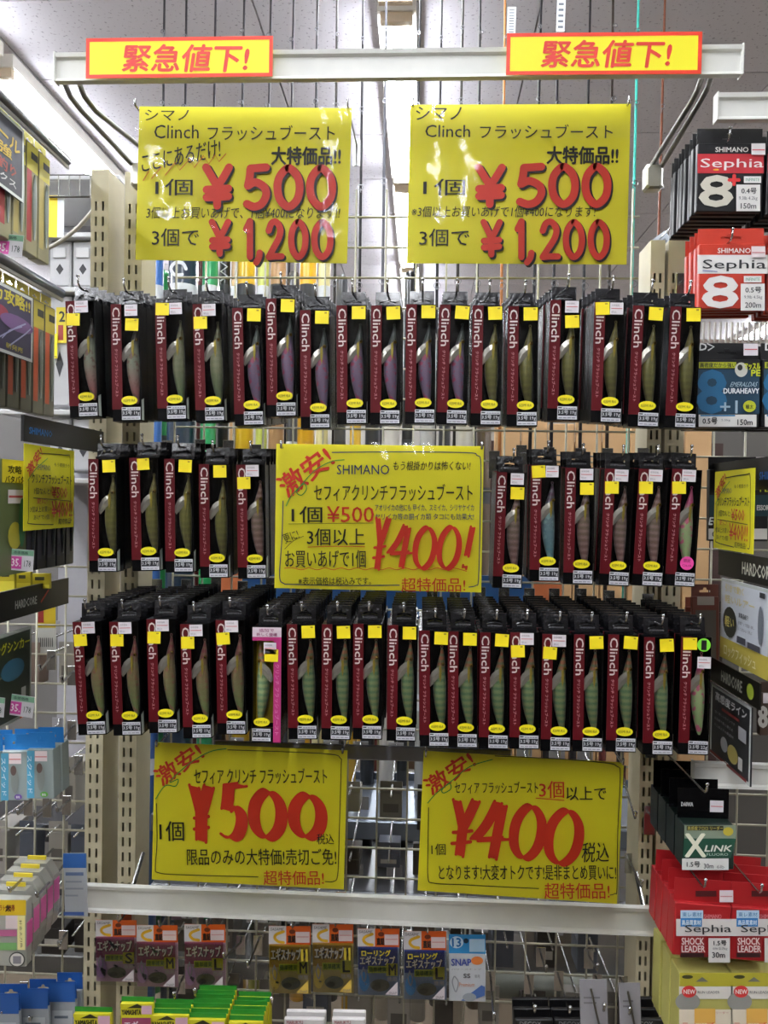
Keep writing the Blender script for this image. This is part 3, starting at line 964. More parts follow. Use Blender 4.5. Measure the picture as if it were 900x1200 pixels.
Z = 900 / 280
sign('yellow handwritten sign in the middle row between the lure packs, offering three or more', (321, 517), (570, 520), (319, 692), .905, [
    ('l', NV, [(255, 97), (500, 95), (760, 98), (800, 108), (815, 140), (812, 350), (806, 570), (796, 598), (770, 604)], 3.5),
    ('l', NV, [(70, 280), (66, 420), (57, 560), (72, 590), (110, 594), (300, 598), (508, 597)], 3.5),
    ('t', RD, '激安!', (45, 125, 265, 215), {'rot': 36, 'bold': .03}),
    ('l', GR, [(82, 298), (100, 262), (125, 235), (150, 215), (158, 235), (140, 258), (122, 248), (135, 225), (190, 165), (250, 132), (300, 125)], 3.5),
    ('t', NV, 'SHIMANO', (273, 144, 470, 180), {'bold': -.005}),
    ('t', BK, 'もう根掛かりは怖くない!', (485, 130, 775, 165), {'bold': .008, 'shear': .1}),
    ('t', BK, 'セフィアクリンチフラッシュブースト', (187, 216, 783, 280), {'bold': .006}),
    ('t', BK, '1個', (103, 300, 218, 362), {'bold': .008}),
    ('t', RD, '¥500', (236, 300, 412, 360), {'bold': .006}),
    ('t', NV, 'アオリイカの他にも 甲イカ、スミイカ、シリヤケイカ', (417, 292, 788, 318), {'bold': .008}),
    ('t', NV, 'ヤリイカ等の胴イカ類 タコにも効果大!', (417, 327, 788, 351), {'bold': .008}),
    ('l', BK, [(92, 366), (410, 363)], 1.5),
    ('t', BK, '更に!', (72, 396, 130, 432), {'rot': 22, 'bold': .004}), ('l', BK, [(78, 460), (110, 430), (148, 412)], 2),
    ('t', BK, '3個以上', (162, 383, 378, 447), {'bold': .010}),
    ('l', RD, [(165, 453), (270, 450), (378, 452)], 2.5),
    ('t', BK, 'お買いあげで1個', (80, 464, 382, 530), {'bold': .008}),
    ('l', RD, [(78, 532)] + [(110 + i * 30, 534 + (4 if i % 2 else -3)) for i in range(21)] + [(760, 543)], 2.5),
    figs(RD, 'Y400!', [(402, 345, 470, 535), (462, 372, 562, 528), (558, 378, 650, 534), (648, 376, 742, 535), (745, 378, 792, 532)], (21, -6, 8), .12),
    ('t', BK, '※表示価格は税込みです。', (130, 565, 402, 595), {'bold': .008}),
    ('t', RD, '超特価品!', (516, 568, 755, 620), {'bold': .005})], zm=(310, 500, Z))

sign('yellow handwritten sign at lower left with a very large red price', (179, 867), (410, 877), (173, 1033), .99, [
    ('l', BK, [(376, 60), (560, 66), (760, 76), (800, 92), (803, 130), (795, 400), (790, 530), (775, 555), (744, 556)], 3),
    ('l', BK, [(108, 262), (110, 400), (104, 500), (115, 522), (200, 530), (490, 538)], 3),
    ('t', RD, '激安!', (95, 78, 290, 150), {'rot': 34, 'bold': .03}),
    ('l', GR, [(105, 244), (130, 205), (150, 192), (180, 196), (190, 170), (160, 182), (175, 160), (240, 105), (310, 66), (370, 55)], 3.5),
    ('t', BK, 'セフィア クリンチ フラッシュブースト', (250, 128, 750, 188), {'bold': .006}),
    figs(RD, 'Y500', [(222, 196, 332, 402), (342, 190, 456, 394), (452, 212, 602, 394), (602, 226, 752, 392)], (46, -10, 10), 0),
    ('t', BK, '1個', (120, 327, 212, 402), {'bold': .006}),
    ('t', BK, '税込', (712, 374, 776, 414), {'bold': .008}),
    ('t', BK, '限品のみの大特価!売切ご免!', (224, 430, 785, 492), {'bold': .006}),
    ('t', RD, '超特価品!', (512, 512, 738, 566), {'bold': .005})], zm=(150, 860, Z))

Z2 = 900 / 290
sign('yellow handwritten sign at lower right offering the price for three or more', (494, 877), (734, 891), (488, 1046), .99, [
    ('l', BK, [(342, 80), (560, 90), (740, 105), (785, 118), (797, 150), (788, 350), (785, 560), (778, 580), (760, 586)], 3),
    ('l', BK, [(100, 268), (98, 400), (98, 520), (118, 542), (220, 548), (500, 562)], 3),
    ('t', RD, '激安!', (78, 108, 275, 176), {'rot': 34, 'bold': .03}),
    ('l', GR, [(97, 250), (125, 218), (160, 190), (178, 180), (180, 200), (155, 214), (150, 200), (190, 165), (250, 118), (332, 92)], 3.5),
    ('t', BK, 'セフィア フラッシュブースト', (195, 172, 498, 216), {'bold': .006}),
    ('t', RD, '3個', (502, 170, 592, 232), {'bold': .008}), ('l', RD, [(490, 232), (592, 240)], 3),
    ('t', BK, '以上で', (600, 190, 745, 240), {'bold': .008}),
    figs(RD, 'Y400', [(166, 240, 282, 440), (252, 246, 402, 450), (392, 258, 528, 452), (518, 274, 664, 472)], (36, -7, 10), .12),
    ('t', BK, '1個', (110, 396, 162, 438), {'bold': .004}),
    ('t', BK, '税込', (657, 392, 756, 464), {'bold': .006, 'shear': .1}),
    ('t', BK, 'となります!大変オトクです!是非まとめ買いに!', (137, 472, 780, 528), {'bold': .008}),
    ('t', RD, '超特価品!', (520, 538, 756, 596), {'bold': .005})], zm=(470, 860, Z2))

for px, py, tl, tr, bl, b, where in ((0, 0, (101, 45), (320, 42), (104, 92), (290, 105, 582, 168), 'left'), (450, 0, (594, 39), (823, 37), (592, 88), (372, 95, 672, 158), 'right')):
    F = Frame(tl, tr, bl, .933)
    t = thing('header_sign', 'small red bordered yellow sign on the %s end of the top white rail' % where, 'sign', F.M, 'signs on the header rail')
    MB().box(-F.W / 2, F.W / 2, 0, .0006, 0, F.H).build('paper', YELLOW, t)
    bw = .0045
    m = MB().rect(-F.W / 2, 0, F.W / 2, bw, -.0002).rect(-F.W / 2, F.H - bw, F.W / 2, F.H, -.0002).rect(-F.W / 2, bw, -F.W / 2 + bw, F.H - bw, -.0002).rect(F.W / 2 - bw, bw, F.W / 2, F.H - bw, -.0002)
    m.build('red_border', mat('d9341c', .5), t)
    add_items(F, t, [('t', 'cf3426', '緊急値下!', b, {'bold': .03, 'shear': .12})], zm=(px, 0, 2))


def clip_hook(px, py, Y, label, dx=0, dz=.012, Yb=YG):
    p = P(px, py, Y)
    t = thing('sign_hook', label, 'hook', p, 'hooks holding the signs')
    MB().tube([(dx, Yb - Y - .002, dz), (0, .01, .001), (0, -.008, 0), (0, -.0095, .008)], .0015, 6).build('wire_arm', CHROME, t, True)
    MB().bevbox(dx - .006, dx + .006, Yb - Y - .0035, Yb - Y - .002, -.02, .02, .0005).build('back_clip', CHROME, t)


for px, py, Y, n in ((161, 127, 1.03, 'upper left sign, left corner'), (408, 127, 1.03, 'upper left sign, right corner'), (484, 125, 1.03, 'upper right sign, left corner'),
                     (735, 124, 1.03, 'upper right sign, right corner'), (331, 525, .905, 'middle sign, left corner'), (564, 526, .905, 'middle sign, right corner'),
                     (186, 872, .99, 'lower left sign, left corner'), (402, 880, .99, 'lower left sign, right corner'), (499, 884, .99, 'lower right sign, left corner'),
                     (728, 893, .99, 'lower right sign, right corner')):
    clip_hook(px, py, Y, 'short wire hook through the ' + n)
#@@REST
# ------------------------------------------------------------------ helpers for boxed and carded goods
def goods(name, label, cat, F, depth, col, items=(), zm=None, tab=None, tabcol=None, hole=True, group=None, behind=0, pitch=.012,
          blabel=None, rough=.4, rise=0., window=None, yb=-.0003, slant=0.):
    """a hanging box or card: body, header tab with slot, prints; copies queue behind it on the hook"""
    t = thing(name, label, cat, F.M, group)
    H = F.H; th = (tab or 0) * H
    body = MB().bevbox(-F.W / 2, F.W / 2, 0, depth, 0, H - th, min(.0008, depth / 4)).mesh('body', mat(col, rough, var=.04))
    obj('body', body, t)
    tabm = None
    if tab:
        mb = MB(); y0 = 0 if depth < .004 else min(depth * .5, .006)
        if hole: holed_panel(mb, -F.W / 2, F.W / 2, H - th, H, y0, y0 + .0006, hole_pts(0, H - th * .5, min(.024, F.W * .4), min(.008, th * .45)))
        else: mb.box(-F.W / 2, F.W / 2, y0, y0 + .0006, H - th, H)
        tabm = mb.mesh('header_tab', mat(tabcol or col, rough, var=.04)); obj('header_tab', tabm, t)
    if items: add_items(F, t, items, base_y=yb, zm=zm)
    if window:
        MB().box(-F.W / 2 - .001, F.W / 2 + .001, -.0035, -.0034, 0, H).build('clear_bag', BAG, t)
    for j in range(behind):
        M2 = Matrix.Translation(Vector((random.uniform(-.001, .001), pitch * (j + 1), rise * (j + 1) + random.uniform(-.0008, .0008)))) @ F.M
        b = thing(name, (blabel or label) % ORD[j + 1], cat, M2, group)
        obj('body', body, b)
        if tabm: obj('header_tab', tabm, b)
        if not tabm: obj('spine', _spine(F.W, depth, H, col), b)
    return t


def _spine(W, d, H, col):
    return pm(('spine', round(W, 4), round(d, 4), round(H, 4), col), lambda: MB().box(-W / 2, W / 2, -.0003, 0, H * .97, H * .995).mesh('spine', mat(col, .4)))


def zpx(py, px, Y): return P(px, py, Y).z


def xpx(px, py, Y): return P(px, py, Y).x


#@@RIGHT
def wz(py, Y, px=40): return P(px, py, Y).z


# ------------------------------------------------------------------ right bay: line spool packs
z38 = (760, 90, 3.87)
WT = 'dcdad6'
def sephia(kind, dx, F, behind, lab, blab):
    if kind == 'black':
        base, band, tx, big = '101013', 'c02a2a', 'd8d4cc', 'c4bfb0'
        it = [('r', 'b82630', (222 + dx, 350, 522 + dx, 438)), ('t', 'dedad4', 'SHIMANO', (303 + dx, 320, 452 + dx, 342), {'bold': .03}),
              ('t', 'e4dcd8', 'Sephia', (235 + dx, 372, 520 + dx, 425), {'bold': .008}), ('e', 'd8a020', (305 + dx, 423, 14, 4)),
              ('t', big, '8', (232 + dx, 452, 378 + dx, 588), {'bold': .05}), ('t', 'd03030', '+', (360 + dx, 446, 412 + dx, 494), {'bold': .09}),
              ('r', WT, (430 + dx, 454, 508 + dx, 484)), ('t', '3a8a78', 'INFINITE', (438 + dx, 462, 500 + dx, 476)),
              ('r', WT, (395 + dx, 492, 503 + dx, 612)), ('t', '26262a', '0.4号', (418 + dx, 507, 486 + dx, 534), {'bold': .02}),
              ('t', '55555a', '9.3lb 4.2kg', (406 + dx, 546, 490 + dx, 566)), ('t', '303034', '150m', (414 + dx, 577, 484 + dx, 602), {'bold': .015}),
              ('r', 'e2dcdc', (462 + dx, 307, 525 + dx, 358)), ('r', 'd05a60', (465 + dx, 334, 522 + dx, 339))]
        return goods('line_pack', lab, 'fishing line', F, .008, base, it, z38, tab=.19, behind=behind, pitch=.0135, blabel=blab, group='black line packs at upper right')
    it = [('r', WT, (222 + dx, 808, 540 + dx, 893)), ('t', 'e8d8d4', 'SHIMANO', (313 + dx, 778, 462 + dx, 800), {'bold': .03}),
          ('t', '26262a', 'Sephia', (245 + dx, 830, 532 + dx, 883), {'bold': .008}), ('l', '3040a0', [(245 + dx, 880), (310 + dx, 884)], 3),
          ('t', 'dcd8d4', '8', (245 + dx, 908, 402 + dx, 1046), {'bold': .05}),
          ('r', WT, (430 + dx, 905, 510 + dx, 934)), ('t', '3a8a78', 'INFINITE', (438 + dx, 913, 502 + dx, 927)),
          ('r', WT, (415 + dx, 940, 524 + dx, 1062)), ('t', '26262a', '0.5号', (436 + dx, 955, 508 + dx, 982), {'bold': .02}),
          ('t', '55555a', '9.9lb 4.5kg', (430 + dx, 994, 512 + dx, 1012)), ('t', '303034', '200m', (434 + dx, 1025, 506 + dx, 1050), {'bold': .015}),
          ('r', 'e2d4d4', (462 + dx, 772, 525 + dx, 822)), ('r', 'd08a90', (465 + dx, 798, 522 + dx, 803))]
    return goods('line_pack', lab, 'fishing line', F, .008, 'b8321e', it, z38, tab=.2, behind=behind, pitch=.014, blabel=blab, group='red line packs at upper right')


F = Frame((818.5, 149), (895.5, 149), (815, 248), .95)
sephia('black', 0, F, 7, 'black and red line pack with silver eight, front of the upper right stack', 'black line pack %s behind the front one, upper right stack')
F = Frame((900.5, 152), (978, 152), (897, 252), .95)
sephia('black', 318, F, 4, 'black line pack cut by the right photo edge, upper hook', 'black line pack %s behind the one cut by the right edge')
F = Frame((819.5, 267), (897, 266), (817.5, 362), .95)
sephia('red', 0, F, 3, 'red line pack with white eight, front one, below the black packs', 'red line pack %s behind the front one, below the black packs')
F = Frame((903, 270), (981, 270), (901, 365), .95)
sephia('red', 323, F, 3, 'red line pack cut by the right photo edge', 'red line pack %s behind the one cut by the right edge')
for X, Yf, py, nm in ((855, .94, 163, 'upper black line packs'), (940, .94, 166, 'black line packs at the right edge'), (858, .94, 281, 'red line packs'), (942, .94, 284, 'red line packs at the right edge')):
    p = P(X, py, Yf)
    hook('chrome peg hook carrying the ' + nm, p.x, p.z, Yf, 'peg hooks of the right bay')

zz = (780, 380, 4)
def dura(dx, F, lab, full):
    it = [('t', 'e0e0e0', 'D', (158 + dx, 90, 192 + dx, 122), {'bold': .05}), ('l', 'e0e0e0', [(196 + dx, 92), (226 + dx, 106), (200 + dx, 122)], 7, 1),
          ('r', 'b8c020', (155 + dx, 178, 330 + dx, 206)), ('t', '16160f', '高密度だから強い', (160 + dx, 181, 328 + dx, 203), {'bold': .02}),
          ('r', '0c3850', (150 + dx, 212, 438 + dx, 420)), ('t', '17608a', '8', (150 + dx, 220, 278 + dx, 414), {'bold': .055}),
          ('e', 'c8c8c0', (352 + dx, 214, 30, 34)), ('e', '1a1a1a', (346 + dx, 204, 12, 14)), ('t', 'c8d020', 'マッスル', (366 + dx, 184, 440 + dx, 214), {'bold': .04}), ('t', 'c8d020', 'PE', (398 + dx, 216, 440 + dx, 244), {'bold': .06}),
          ('t', 'a8c0cc', 'EMERALDAS', (302 + dx, 272, 425 + dx, 294), {'shear': .4}), ('t', 'e4e8ea', 'DURAHEAVY', (268 + dx, 302, 434 + dx, 326), {'bold': .05}),
          ('t', '9ab0c0', '+1', (252 + dx, 360, 332 + dx, 418), {'bold': .02}), ('e', 'b8c020', (388 + dx, 386, 30, 27)), ('t', '20300f', '極太', (370 + dx, 378, 406 + dx, 398), {'bold': .02}),
          ('r', WT, (150 + dx, 425, 420 + dx, 482)), ('r', '1f78a8', (158 + dx, 426, 320 + dx, 433)), ('t', '1c1c20', '0.5号', (168 + dx, 440, 236 + dx, 470), {'bold': .03}),
          ('t', '66666a', '5.5kg', (255 + dx, 446, 296 + dx, 458)), ('t', '1c1c20', '150m', (330 + dx, 448, 400 + dx, 474), {'bold': .03}),
          ('r', 'dcd4da', (358 + dx, 94, 425 + dx, 150)), ('r', 'c85a60', (362 + dx, 119, 422 + dx, 124))]
    return goods('line_pack', lab, 'fishing line', F, .012, '0c0d10', it, zz, tab=.2, behind=3, pitch=.016, blabel=lab.split(',')[0] + ', number %s behind it on the hook'.replace('number ', ''), group='black and blue line packs')
dura(0, Frame((817.5, 401), (891, 401), (816, 500.5), .95), 'black and blue line pack with large blue eight, below the red packs', 1)
dura(309, Frame((894.5, 401), (968, 401), (893, 500.5), .95), 'black and blue line pack at the right photo edge, cut off', 1)
# second blue pack hidden behind the small yellow sign
it = [('r', '0e3a44', (205, 800, 480, 900)), ('t', 'dfe4e6', 'EGING', (204, 905, 330, 940), {'bold': .05, 'shear': .2}), ('r', WT, (200, 958, 475, 1008)), ('t', '1c1c20', '0.4号', (218, 968, 290, 998), {'bold': .03}),
      ('r', 'dcd4da', (422, 622, 476, 678)), ('r', 'c85a60', (426, 648, 472, 653)), ('t', 'c8d020', 'マッスル', (425, 735, 480, 758), {'bold': .04}), ('t', 'c8d020', 'PE', (440, 760, 480, 785), {'bold': .04}), ('t', 'e4e8ea', 'ESSOR', (425, 848, 480, 872), {'bold': .04})]
goods('line_pack', 'black and teal line pack behind the small right yellow sign', 'fishing line', Frame((832, 535), (901, 535), (830, 634), 1.1), .012, '0a0b0c', it, zz, tab=.15)

# leader packs lower right
z4 = (740, 900, 4)
it = [('t', 'd8d8d8', 'D', (248, 172, 268, 190), {'bold': .05}), ('r', 'dcd4da', (410, 158, 474, 214)), ('r', 'c85a60', (414, 184, 470, 189)), ('t', 'c8c8c8', '>>', (270, 172, 298, 190), {'bold': .05}),
      ('l', 'cfcfcf', [(303, 190), (405, 196)], 3, 1)]
Fx = Frame((799, 932), (859, 938), (799, 968), .935)
F = Frame((801, 966), (861, 968), (799, 1017), .92)
t = goods('line_pack', 'dark green leader box with large white X, standing out below the right rail', 'fishing line', F, .03, '17251f',
          [('r', '7d8a78', (248, 268, 490, 330)), ('r', '2a2c1c', (258, 270, 430, 292)), ('t', 'c8b85a', '高感度フロロ リーダー', (262, 272, 428, 290)), ('e', 'b8a838', (452, 296, 24, 20)),
           ('p', '1a4a38', [(245, 330), (488, 330), (464, 420), (240, 415)]), ('t', 'e4e2cc', 'X', (250, 308, 345, 412), {'bold': .05}), ('t', 'dcdcd0', 'LINK', (344, 360, 468, 388), {'bold': .05, 'shear': .3}),
           ('t', 'b8c8b8', 'FLUORO', (350, 396, 450, 408)), ('r', 'd4d4d0', (234, 420, 452, 474)), ('t', '242428', '1.5号', (256, 434, 318, 460), {'bold': .03}), ('t', '34343a', '30m', (336, 444, 380, 466), {'bold': .02}), ('t', '77777a', '6lb', (396, 450, 430, 466))], z4, rough=.35)
MB().box(-Fx.W / 2, Fx.W / 2, .02, .0206, F.H, F.H + .036).build('header_tab', BLACKCARD, t)
add_items(Fx, t, [], zm=z4)
MB().rect(.008, F.H + .008, .024, F.H + .022, .0197).build('price_sticker', WHT, t)
MB().rect(.009, F.H + .0145, .023, F.H + .0155, .0195).build('printed_line', mat('c85a60'), t)
MB().text('DAIWA', -.026, F.H + .014, -.012, F.H + .019, .0197, .03, res=1).build('lettering', mat('cfcfcf'), t)
for j in range(3):
    b = thing('line_pack', 'black topped leader box %s behind the one with the large white X' % ORD[j + 1], 'fishing line', Matrix.Translation(Vector((0, .033 * (j + 1), 0))) @ F.M, 'leader boxes')
    MB().box(-F.W / 2, F.W / 2, 0, .03, 0, F.H).build('body', mat('0e1a16', .35), b)
    MB().box(-F.W / 2, F.W / 2, .02, .0206, F.H, F.H + .036).build('header_tab', BLACKCARD, b)


def shock(dx, F, lab):
    it = [('r', '4a1014', (300 + dx, 575, 398 + dx, 602)), ('r', 'dccfd2', (412 + dx, 572, 476 + dx, 628)), ('r', 'c88a90', (416 + dx, 598, 472 + dx, 603)),
          ('t', 'd87a80', 'SHIMANO', (338 + dx, 684, 420 + dx, 704), {'bold': .03}), ('r', 'cfcac6', (208 + dx, 705, 476 + dx, 785)), ('r', 'b8cfe0', (228 + dx, 664, 334 + dx, 706)), ('r', '2a78b8', (228 + dx, 700, 328 + dx, 740)),
          ('t', '2a6aa0', '東レ素材', (236 + dx, 672, 326 + dx, 694)), ('t', 'dce8f0', '高品質素材', (234 + dx, 708, 322 + dx, 732), {'bold': .02}),
          ('t', '26262a', 'Sephia', (248 + dx, 730, 464 + dx, 776), {'bold': .01}),
          ('r', '8a1a1e', (224 + dx, 785, 344 + dx, 880)), ('t', 'dcc8c4', 'SHOCK', (232 + dx, 790, 336 + dx, 822), {'bold': .03}), ('t', 'dcc8c4', 'LEADER', (232 + dx, 826, 340 + dx, 856), {'bold': .03}), ('r', '2c0c0e', (226 + dx, 860, 336 + dx, 880)),
          ('r', 'c9c6c2', (356 + dx, 790, 456 + dx, 904)), ('t', '26262a', '1.5号', (380 + dx, 800, 440 + dx, 824), {'bold': .03}), ('t', '77777a', '6lb 2.7kg', (376 + dx, 832, 444 + dx, 846)), ('t', '26262a', '30m', (372 + dx, 854, 432 + dx, 880), {'bold': .03})]
    return goods('leader_pack', lab, 'fishing line', F, .022, 'a01c20', it, z4, tab=.3, behind=3, pitch=.024, blabel=lab.split(',')[0] + ', %s behind', group='red leader packs at lower right', hole=False)
shock(0, Frame((793, 1031), (859, 1036), (791, 1119), .92), 'red leader pack beside the right slotted post, with white lettered band')
shock(262, Frame((860, 1036), (926, 1041), (858, 1124), .92), 'red leader pack at the right photo edge, cut off')
for dx, tl, tr, bl, lab, bh in ((0, (796, 1140), (858, 1143), (795, 1235), 'yellow topped new item box at the bottom right, beside the slotted post', 1), (243, (860, 1143), (921, 1146), (859, 1238), 'yellow topped new item box cut by the bottom right corner', 1)):
    it = [('r', 'a8a030', (226 + dx, 960, 470 + dx, 1022)), ('e', '3a3a1a', (262 + dx, 978, 26, 9)), ('p', '6a6a60', [(300 + dx, 1000), (330 + dx, 978), (360 + dx, 1000)]),
          ('r', 'd4d0c8', (222 + dx, 1022, 472 + dx, 1080)), ('e', '8a8a84', (262 + dx, 1092, 58, 44)), ('r', 'd8cdb8', (222 + dx, 1128, 470 + dx, 1240)),
          ('e', 'c83030', (268 + dx, 1044, 34, 28)), ('t', 'e8dcd8', 'NEW', (242 + dx, 1034, 296 + dx, 1054), {'bold': .04}), ('t', '55555a', 'RUN LEADER', (308 + dx, 1040, 410 + dx, 1052), {'bold': .01}),
          ('r', 'd8a850', (292 + dx, 1122, 390 + dx, 1190)), ('t', 'c85028', 'ティップ', (232 + dx, 1186, 384 + dx, 1206), {'bold': .03}), ('t', 'b05050', 'リーダー', (392 + dx, 1134, 450 + dx, 1146))]
    goods('leader_pack', lab, 'fishing line', Frame(tl, tr, bl, .92), .03, 'a9a45a', it, z4, behind=2, pitch=.034, blabel=lab.split(',')[0].replace('new item ', '') + ', %s behind it', group='yellow topped boxes at lower right')
for X, Yf, py, nm in ((828, .90, 943, 'dark green leader boxes'), (826, .90, 1046, 'red leader packs'), (892, .90, 1052, 'red leader packs at the right edge')):
    p = P(X, py - (12 if py < 1000 else 3), Yf); hook('chrome peg hook above the ' + nm, p.x, p.z, Yf, 'peg hooks of the right bay')

# angled cards of the right wing (cards hang edge-on to the aisle)
def wing_card(name, lab, cat, X, Ya, Yb, zt, zb, base, items, thick=.002, zm=None, border=None, group=None, lam=None, left=False):
    A, B = Vector((X, Ya, zt)), Vector((X, Yb, zt))
    F = Frame.between(A, B, zt - zb)
    t = thing(name, lab, cat, F.M, group)
    MB().box(-F.W / 2, F.W / 2, 0, thick, 0, F.H).build('card', mat(base, .4, var=.03), t)
    if border:
        bw = .004; W, H = F.W / 2, F.H
        m = MB().rect(-W, 0, W, bw, -.0002).rect(-W, H - bw, W, H, -.0002).rect(-W, bw, -W + bw, H - bw, -.0002).rect(W - bw, bw, W, H - bw, -.0002)
        m.build('border', mat(border, .35), t)
    # items in fractions of the card: x 0..1 left to right, y 0..1 top to bottom
    k = {}
    for i, it in enumerate(items):
        y = -.0004 - .0002 * i; kind, col = it[0], it[1]
        nm = {'r': 'printed_panel', 'e': 'printed_spot', 't': 'lettering', 'l': 'lettering'}[kind]
        mb = k.setdefault((nm, col), MB())
        fx = lambda a: (a - .5) * F.W
        fz = lambda b: (1 - b) * F.H
        if kind == 'r': x0, y0, x1, y1 = it[2]; mb.rect(fx(x0), fz(y1), fx(x1), fz(y0), y)
        elif kind == 'e': cx, cy, rx, ry = it[2]; mb.ellipse(fx(cx), fz(cy), rx * F.W, ry * F.H, y, 16)
        elif kind == 't':
            x0, y0, x1, y1 = it[3]; o = it[4] if len(it) > 4 else {}
            mb.text(it[2], fx(x0), fz(y1), fx(x1), fz(y0), y, o.get('bold', 0), R(o.get('rot', 0)), o.get('shear', 0), o.get('res', 1))
        else: mb.line([(fx(a), fz(b)) for a, b in it[2]], it[3], y)
    for (nm, col), mb in k.items(): mb.build(nm, mat(col, .45, var=.03), t)
    return t, F


Xr = .404
wing_card('header_card', 'black hanging header card just above the small right yellow sign', 'card', .412, 1.12, .85, wz(541, 1.06, 835), wz(575, 1.06, 835), '0b0b0e', [('t', '3070c0', 'SHIMANO', (.6, .45, .85, .7))])  # the blue lettering stands in for a blue glint on the card
SIGN_SMALL = [('l', '26261c', [(.28, .09), (.8, .07), (.9, .1), (.92, .5), (.93, .9), (.88, .94)], .0012), ('l', '26261c', [(.08, .42), (.08, .85), (.1, .92), (.55, .95)], .0012),
              ('t', 'd04028', '激安!', (.02, .12, .34, .26), {'rot': 40, 'bold': .03}), ('l', '2f9a3c', [(.06, .42), (.2, .28), (.42, .14)], .0012),
              ('t', '1c2c6c', 'SHIMANO', (.22, .22, .48, .29)), ('t', '26261c', 'もう根掛かり', (.55, .18, .88, .23)),
              ('t', '16160f', 'クリンチフラッシュブースト', (.12, .33, .92, .45), {'bold': .02}), ('t', '16160f', '1個なんと!', (.16, .5, .48, .58)), ('t', 'd04028', '¥500', (.5, .48, .82, .62), {'bold': .02}),
              ('l', '26261c', [(.14, .62), (.9, .66)], .0009), ('t', 'd04028', '更に!', (.2, .63, .4, .69)), ('t', '16160f', '3個以上お買い', (.08, .72, .46, .79)), ('t', '16160f', 'あげで1個', (.14, .82, .44, .88)),
              ('t', 'd04028', '¥400!!', (.48, .66, .92, .86), {'bold': .02}), ('t', '16160f', '超特価品!', (.62, .88, .9, .95), {'bold': .015})]
def frac_sign(lab, F, items, paper=YELLOW):
    t = thing('price_sign', lab, 'sign', F.M, 'yellow price signs')
    MB().box(-F.W / 2, F.W / 2, 0, .0006, 0, F.H).build('paper', paper, t)
    k = {}
    for i, it in enumerate(items):
        y = -.0003 - .0002 * i; mb = k.setdefault(it[1], MB())
        fx = lambda a: (a - .5) * F.W
        fz = lambda b: (1 - b) * F.H
        if it[0] == 't':
            x0, y0, x1, y1 = it[3]; o = it[4] if len(it) > 4 else {}
            mb.text(it[2], fx(x0), fz(y1), fx(x1), fz(y0), y, o.get('bold', 0), R(o.get('rot', 0)), 0, 1)
        else: mb.line(smooth([(fx(a), fz(b)) for a, b in it[2]], 4), it[3], y)
    for c, mb in k.items(): mb.build('lettering', mat(c, .45), t)
    return t
frac_sign('small yellow handwritten sign at right, turned towards the aisle', Frame((838, 553), (885, 545), (842, 642), 1.06, .93), SIGN_SMALL)
wing_card('header_card', 'dark holder strip over the upper white poster at right', 'card', Xr, 1.06, .80, wz(645, 1.05, 850), wz(674, 1.05, 850), '15140f', [('t', 'c8c8b8', 'HARDCORE', (.3, .3, .62, .75), {'bold': .03}), ('e', '8a9a30', (.72, .5, .05, .3))])
wing_card('poster', 'white and yellow product poster in a clear frame, right side', 'poster', Xr + .001, 1.05, .905, wz(677, 1.05, 850), wz(769, 1.05, 845), 'c9ced6', [
    ('r', 'b8a848', (.0, .74, 1, 1)), ('t', 'd8c890', '引きで動く', (.1, .06, .5, .15), {'bold': .03}), ('t', 'd8c890', '軽いルアー', (.1, .19, .72, .29), {'bold': .03}), ('e', '35352c', (.22, .52, .15, .19)), ('t', 'c8b860', '軽い', (.12, .45, .32, .58), {'bold': .03}),
    ('t', '44444a', '新製品紹介', (.42, .36, .62, .42), {'bold': .02}), ('t', '66666e', '釣果アップ間違い無し', (.42, .46, .74, .5)), ('t', '66666e', 'よく沈みよく飛ぶ', (.42, .53, .7, .57)), ('r', '505058', (.4, .64, .58, .72)), ('r', '505058', (.62, .66, .86, .73)),
    ('e', '6a6f78', (.86, .42, .045, .22)), ('r', '2a2a2e', (.84, .05, .94, .11)), ('t', 'e0d8b0', 'ロックフィッシュ', (.14, .8, .8, .94), {'bold': .02})], border='b8beba')
wing_card('header_card', 'dark holder strip over the lower black poster at right', 'card', .393, 1.06, .90, wz(770, 1.05, 839), wz(797, 1.05, 839), '15140f', [('t', 'b8b8a8', 'HARDCORE', (.3, .3, .7, .75), {'bold': .03}), ('e', '8a9a30', (.85, .5, .06, .3))])
wing_card('poster', 'black product poster in a white frame, lower right side', 'poster', .395, 1.05, .925, wz(800, 1.05, 839), wz(882, 1.05, 839), '24262a', [
    ('t', 'd0d0d0', '高感度ライン', (.12, .08, .9, .2), {'bold': .04}), ('r', '7a2a2a', (.3, .25, .74, .29)), ('t', '9a9aa0', '強く美しいラインです', (.12, .34, .64, .38)), ('t', '9a9aa0', '高強度で長く使える', (.12, .43, .6, .47)), ('t', '9a9aa0', '十二本よりの新素材', (.12, .52, .62, .56)),
    ('r', 'a8aab0', (.74, .33, .92, .5)), ('e', '9a9aa0', (.4, .72, .09, .1)), ('e', 'a89a50', (.62, .76, .13, .12)), ('r', 'c0c0c0', (.76, .72, .86, .88)), ('r', '7a2020', (.04, .93, .96, .97))], border='c4c8c6')
